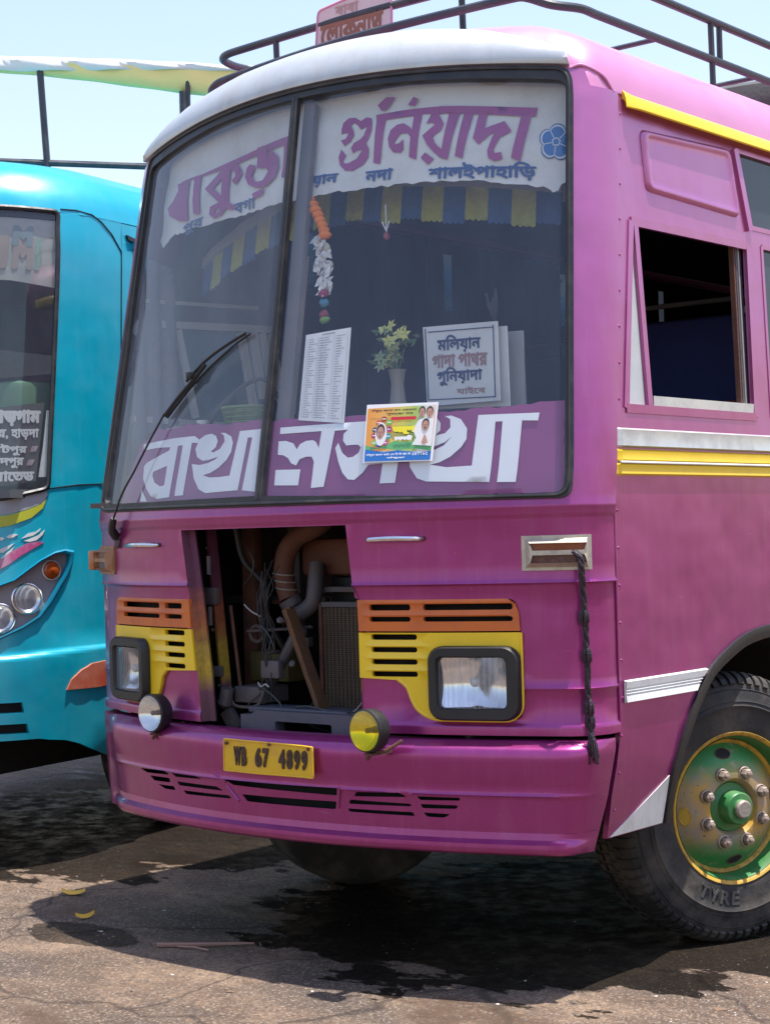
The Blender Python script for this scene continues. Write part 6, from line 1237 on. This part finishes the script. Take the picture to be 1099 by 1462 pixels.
# painted bands below its windscreen
for P, m_, o_ in (([(.2, 1.655), (.5, 1.66), (.814, 1.695), (1.0, 1.735), (1.006, 1.712), (.985, 1.675), (.90, 1.643), (.819, 1.625), (.5, 1.59), (.2, 1.58)], mat('grey_band_paint', (.30, .31, .34), rough=.4), .003), ([(.2, 1.575), (.5, 1.588), (.819, 1.620), (.90, 1.640), (.975, 1.668), (1.0, 1.69), (.985, 1.65), (.93, 1.605), (.83, 1.57), (.5, 1.52), (.2, 1.50)], mat('lime_band_paint', (.42, .44, .03), rough=.4), .004)):
    v, f = sheet(P, T, o_, 0, step=.08); MB().add(v, f).build('painted_band', m_, tb); v, f = sheet([(-x, z) for x, z in P][::-1], T, o_, 0, step=.08); MB().add(v, f).build('painted_band', m_, tb)
for mir in (1, -1):
    Pm = (lambda P: P) if mir == 1 else (lambda P: [(-x, z) for x, z in P][::-1])
    hb = MB().add(*sheet(Pm(HLP), T, -.03, None, step=.05)).build('headlight_housing', mat('grey_lamp_housing', (.25, .23, .25), rough=.45, var=.15, bump=.1, dirt=(.3, .25, .25), dirtamt=.4), tb, sharp=None)
    P_ = Pm(HLP); n = len(P_); o1 = [((u-mir*.93)*1.10+mir*.93, (z-1.25)*1.10+1.25) for u, z in P_]
    V = [T(u, z, -.03) for u, z in P_]+[T(u, z, .012) for u, z in P_]+[T(u, z, .014) for u, z in [((u-mir*.93)*1.05+mir*.93, (z-1.25)*1.05+1.25) for u, z in P_]]+[T(u, z, .0) for u, z in o1]
    MB().add(V, [(j*n+i, j*n+(i+1) % n, (j+1)*n+(i+1) % n, (j+1)*n+i) for j in range(3) for i in range(n)]).build('housing_rim', mat('dark_turquoise_paint', (.0, .16, .26), rough=.35, coat=.3, bump=.05), tb)
    (ua, za), (ub, zb), (uc, zc) = D['hl_lamps']
    for (u, z), r_, am in (((ua+.004, za), .044, True), ((ub, zb), .068, False), ((uc-.01, zc-.012), .066, False)):
        u *= mir; c_ = Vector(T(u, z, -.026)); nrm = (Vector(T(u, z, .1))-Vector(T(u, z, 0))).normalized(); q = nrm.to_track_quat('X', 'Z').to_matrix().to_4x4(); mx = Matrix.Translation(c_) @ q
        lo = MB().add(*lathe([(r_*1.04, .0), (r_*1.10, .012), (r_*1.02, .016), (r_*.96, .008)], 28, mx)).build('headlight', CHR if not am else WHT, hb)
        if am: MB().add(*lathe([(r_*.96, .010), (r_*.9, .018), (r_*.6, .024), (0, .028)], 24, mx)).build('lens', mat('amber_round_lens', (.30, .055, .006), rough=.15, var=.25, scale=40, bump=.2), lo)
        else:
            MB().add(*lathe([(r_*.97, .008), (r_*.75, -.006), (r_*.4, -.016), (0, -.018)], 24, mx)).build('reflector', mat('lamp_reflector', (.8, .8, .8)), lo)
            MB().add(*lathe([(r_*.97, .010), (r_*.85, .028), (r_*.5, .042), (0, .048)], 24, mx)).build('lens', LG, lo)
    for i, P in enumerate(D['swoosh']):
        v, f = sheet(Pm([tuple(p) for p in P]), T, .0035, 0, step=.06); MB().add(v, f).build('painted_swoosh', mat('pink_swoosh_paint', (.42, .07, .20), rough=.4, var=.25, scale=6, dirt=(.5, .45, .5), dirtamt=.8, dscale=5) if i == 0 else WHT, tb)
    v, f = sheet(Pm([(1.10, .786), (1.115, .834), (1.15, .875), (1.20, .90), (1.30, .908), (1.42, .905), (1.44, .80), (1.25, .785)]), T, .030, 0, step=.05); MB().add(v, f).build('red_marker', mat('red_orange_marker', (.50, .06, .015), rough=.4, var=.3, dirt=(.6, .35, .25), dirtamt=.6), tb)
    v, f = tube([T(mir*u, z, .003) for u, z in [(1.046, 3.095), (1.10, 3.10), (1.16, 3.09), (1.22, 3.06), (1.29, 3.01), (1.355, 2.93), (1.36, 2.2), (1.36, 1.70)]], .003, 5); MB().add(v, f).build('panel_seam', RUBBER, tb)
    v, f = tube([T(mir*u, z, .003) for u, z in [(1.01, 1.742), (1.12, 1.76), (1.24, 1.765), (1.36, 1.765)]], .003, 5); MB().add(v, f).build('panel_seam', RUBBER, tb)
    v, f = sheet(Pm([(1.395, 3.02), (1.60, 2.985), (1.60, 2.965), (1.41, 2.995)]), T, .012, 0, step=.1); MB().add(v, f).build('vent_slit', RUBBER, tb)
# dusty lettered band and destination board behind its glass
def ttf(u, z, off=0.): return T(u, z, -.02+off)
TBM = mat('sun_faded_band', (.34, .33, .29), rough=.8, var=.25, scale=12, dirt=(.16, .22, .22), dirtamt=.5, dscale=9)
tbn = tag(things('faded_band', TBM, None, sheet([(-1.0, 2.76), (0, 2.74), (.8, 2.738), (1.031, 2.712), (1.04, 3.04), (-1.03, 3.04)], ttf, 0, -.003, step=.1)), 'sun-faded lettered band across the top of the turquoise bus windscreen', 'banner')
for s_, x0, x1, y0, y1, c_ in (('M', .80, .905, 2.79, 2.95, (.30, .24, .20)), ('I', .915, .945, 2.79, 2.95, (.22, .32, .26)), ('M', .62, .78, 2.79, 2.95, (.30, .24, .20)), ('A', .45, .60, 2.79, 2.95, (.30, .24, .20)), ('M', .80, .905, 2.90, 3.0, (.17, .22, .23))):
    v, f = text(s_, R4(x0, y0, x1, y1, .012), ttf, .003+(.001 if y1 > 2.96 else 0), None, bold=.07, res=16); things('band_letter', mat('faded_letter_%d' % int(c_[0]*100), c_, rough=.8, bump=0), tbn, (v, f))
tag(things('green_case', mat('green_case', (.10, .20, .12), rough=.5), None, ([tl(*p) for p in box(.45, .45, 1.75, .98, .75, 2.27, .04)[0]], box(.45, .45, 1.75, .98, .75, 2.27, .04)[1])), 'green case behind the destination board of the turquoise bus', 'case')
DBM = mat('charcoal_destination_board', (.075, .073, .07), rough=.6, var=.15)
dbd = tag(things('destination_board', DBM, None, sheet([(.55, 1.74), (.80, 1.765), (.955, 1.782), (.992, 2.16), (.80, 2.14), (.55, 2.12)], ttf, -.01, -.014, step=.1)), 'dark destination board with white lettering at the foot of the turquoise bus windscreen', 'route board')
DW = mat('board_white', (.60, .60, .57), rough=.7, bump=0)
for s_, x0, x1, y0, y1, b_ in (('ঝাড়গাম', .70, .972, 2.045, 2.125, .06), ('পুর, হাড়দা', .72, .965, 1.975, 2.035, .04), ('খাটপুর', .72, .905, 1.905, 1.962, .04), ('েমদপুর', .72, .89, 1.845, 1.898, .04), ('েবােতড', .72, .945, 1.782, 1.832, .05)):
    v, f = text(s_, R4(x0, y0, x1, y1), ttf, -.007, None, bold=b_, res=22); things('board_lettering', DW, dbd, (v, f))
for cx, cz in ((.935, 1.935), (.918, 1.87)):
    for k in range(5): v, f = sheet([(cx-.014+k*.006, cz-.012), (cx-.011+k*.006, cz-.014), (cx+.0+k*.007, cz+.016), (cx-.004+k*.006, cz+.014)], ttf, -.007, None, step=.1); things('painted_leaf', mat('pink_leaf_print', (.5, .36, .38), rough=.7), dbd, (v, f))
v, f = sheet([(.965, 1.80), (1.004, 1.80), (1.012, 2.12), (1.0, 2.12), (.985, 1.95)], ttf, .002, -.001, step=.1); tag(things('hanging_cloth', CLOTH, None, (v, f)), 'strip of dirty white cloth at the edge of the turquoise bus windscreen', 'cloth')
# roof rack of the turquoise bus with the tarpaulin stretched over it
rko = MB().add(*tube([(-4.6, 1.24, 3.755), (-3.88, 1.835, 3.72), (-3.24, 2.367, 3.668), (-2.6, 2.88, 3.62)], .02, 8)).build('roof_rack', RACKM, tb)
for a, b_, r_ in (((-3.69, 1.986, 4.26), (-3.655, 2.02, 3.30), .020), ((-3.027, 2.536, 4.16), (-3.03, 2.534, 3.35), .014), ((-3.05, 2.52, 4.10), (-3.052, 2.52, 3.35), .024), ((-4.5, 1.32, 4.3), (-4.48, 1.32, 3.3), .02)):
    MB().add(*tube([a, b_], r_, 8)).build('rack_post', RACKM, rko)
for k in (0, 1): a = Vector((-3.88-.02, 1.835, 3.72)) if k == 0 else Vector((-3.24, 2.367, 3.668)); bk_ = Vector((-math.sin(T.rot), math.cos(T.rot), 0)); MB().add(*tube([a, a+bk_*6], .018, 8)).build('rack_rail', RACKM, rko)
TW = mat('white_tarpaulin', (.74, .73, .68), rough=.7, var=.08, bump=.6, bscale=14, dirt=(.45, .43, .38), dirtamt=.4); TY = mat('yellow_tarpaulin', (.90, .70, .26), rough=.7, var=.1, bump=.6, bscale=14)
A0 = Vector((-4.6, 1.22, 4.32)); A1 = Vector((-2.35, 3.08, 4.12)); n1, ax_ = 60, (A1-A0).normalized(); bkd = Vector((-ax_.y, ax_.x, 0))
def tarp(t, w, up):
    p = A0.lerp(A1, t); sag = -.02*math.sin(t*math.pi*3.2)-.012*math.sin(t*23); lo = .022+.10*sst(t, .30, .74)
    return p+Vector((0, 0, sag))+bkd*(w*.9)+Vector((0, 0, up*lo+.006*math.sin(t*41+w*9)))
tar = root('tarpaulin', tuple((A0+A1)/2), 'white and yellow tarpaulin stretched over poles above the turquoise bus roof', 'tarpaulin')
V = []
prf = [(.16, .075), (.08, .082), (.0, .080), (-.012, .06), (-.014, .03), (-.012, .0), (-.004, -.004)]
for i in range(n1+1):
    t = i/n1
    for w_, u_ in prf: p = A0.lerp(A1, t)+bkd*(w_+.012*math.sin(i*.9+u_*40)*(1 if u_ < .05 else .2))+Vector((0, 0, u_*(1-.55*sst(t, .35, .8))+(.05*sst(t, .35, .8))-.005*math.sin(t*9)+.002*math.sin(t*47))); V.append(tuple(p))
n = len(prf); things('white_sheet', TW, tar, (V, [(i*n+k, i*n+k+1, (i+1)*n+k+1, (i+1)*n+k) for i in range(n1) for k in range(n-1)]), sharp=None)
V = []
for i in range(n1+1):
    t = i/n1; lo = .012+.10*sst(t, .25, .85)
    for w_, u_ in ((-.002, .05), (.002, -.4*lo+.02), (.02, -.8*lo+.01), (.06, -lo+.012), (.12, -.9*lo+.03)): V.append(tuple(A0.lerp(A1, t)+bkd*(w_+.006*math.sin(t*60+u_*30))+Vector((0, 0, u_-.005*math.sin(t*9)))))
things('yellow_sheet', TY, tar, (V, [(i*5+k, i*5+k+1, (i+1)*5+k+1, (i+1)*5+k) for i in range(n1) for k in range(4)]), sharp=None)

# ================================================================== GROUND LITTER
PEEL = mat('yellow_peel', (.62, .36, .04), rough=.6, var=.2, bump=.4)
def peel(x, y, s, a, lb):
    P = [(math.cos(a), math.sin(a)), (-math.sin(a), math.cos(a))]; V = []
    for i in range(6):
        for j in range(3):
            t = i/5*2-1; w_ = (j-1)*(1-t*t*.8)*.32; V.append((x+s*(t*P[0][0]+w_*P[1][0]), y+s*(t*P[0][1]+w_*P[1][1]), gz(x, y)+.006+.014*(1-abs(j-1))+.012*t*t))
    tag(things('peel', PEEL, None, (V, [(i*3+j, i*3+j+1, (i+1)*3+j+1, (i+1)*3+j) for i in range(5) for j in range(2)])), lb, 'fruit peel', 'yellow peels on the ground')
peel(-1.60, .33, .055, .5, 'curled yellow fruit peel on the sunlit ground, the one farther from the camera'); peel(-1.20, .05, .040, 1.2, 'short yellow fruit peel at the edge of the shadow, nearer the camera')
TWG = mat('dry_twig', (.28, .16, .12), rough=.8, var=.3)
tag(things('twig', TWG, None, tube([(-.58, -.13, gz(-.58, -.13)+.01), (-.46, -.06, GZ+.016), (-.36, .03, GZ+.014), (-.27, .07, GZ+.02)], [.009, .008, .006, .003], 6), tube([(-.50, -.10, GZ+.012), (-.42, -.085, GZ+.016), (-.36, -.08, GZ+.012)], .004, 5)), 'pinkish dry twig lying at the edge of the bus shadow', 'twig')
tag(things('twig', TWG, None, tube([(.44, -.70, GZ+.01), (.53, -.72, GZ+.012), (.62, -.69, GZ+.01)], [.005, .004, .002], 5), tube([(.56, -.71, GZ+.012), (.60, -.65, GZ+.01)], .002, 5)), 'small forked dark twig near the bottom edge of the picture', 'twig')
# flakes, grit and scraps
def flakes(name, n, box_, smin, smax, m_, seed, rough_=.4, flat_=.3):
    r = random.Random(seed); mb = MB()
    for k in range(n):
        x = r.uniform(box_[0], box_[2]); y = r.uniform(box_[1], box_[3]); in_dark = ((x-.42)/1.15)**2+((y-1.12)/1.15)**2 < 1 or ((x+2.8)/1.4)**2+((y-1.75)/1.4)**2 < 1; s = (.35 if in_dark else 1)*smin*(smax/smin)**(r.random()**2.2); a = r.uniform(0, 6.28); z = gz(x, y); m = r.choice((3, 4, 5)); V = []
        for q in range(m): t = a+2*math.pi*q/m+r.uniform(-.3, .3); V.append((x+s*math.cos(t)*r.uniform(.7, 1.2), y+s*math.sin(t)*r.uniform(.5, 1.), z+r.uniform(-.001, .002)))
        V.append((x+s*r.uniform(-.2, .2), y+s*r.uniform(-.2, .2), z+s*flat_*r.uniform(.6, 1.3)+.001)); mb.add(V, [(q, (q+1) % m, m) for q in range(m)])
    return tag(mb.build(name, m_, None, loc=(0, 0, 0), sharp=10), kind='stuff')
flakes('grit', 5200, (-2.6, -1.6, 2.3, 2.2), .0018, .011, mat('grit_stone', (.13, .105, .085), rough=.9, var=.5, scale=30, bump=0), 1, flat_=.5)
flakes('pale_grit', 260, (-2.4, -1.5, 2.2, -.3), .0012, .004, mat('pale_grit_stone', (.24, .19, .15), rough=.9, var=.3, scale=30, bump=0), 2, flat_=.45)
flakes('white_grit', 300, (1.35, -.35, 2.1, .4), .0015, .006, mat('white_grit_stone', (.40, .36, .32), rough=.8, var=.2, bump=0), 6, flat_=.5)
flakes('dry_leaf_scraps', 110, (-2.4, -1.3, 2., 1.9), .010, .032, mat('dry_leaf_scraps', (.17, .105, .065), rough=.9, var=.5, scale=12, bump=0), 3, flat_=.18)
flakes('paper_scraps', 22, (-2.4, -1.2, 2., 1.2), .006, .022, mat('paper_scraps', (.52, .48, .42), rough=.8, var=.2, bump=0), 4, flat_=.12)
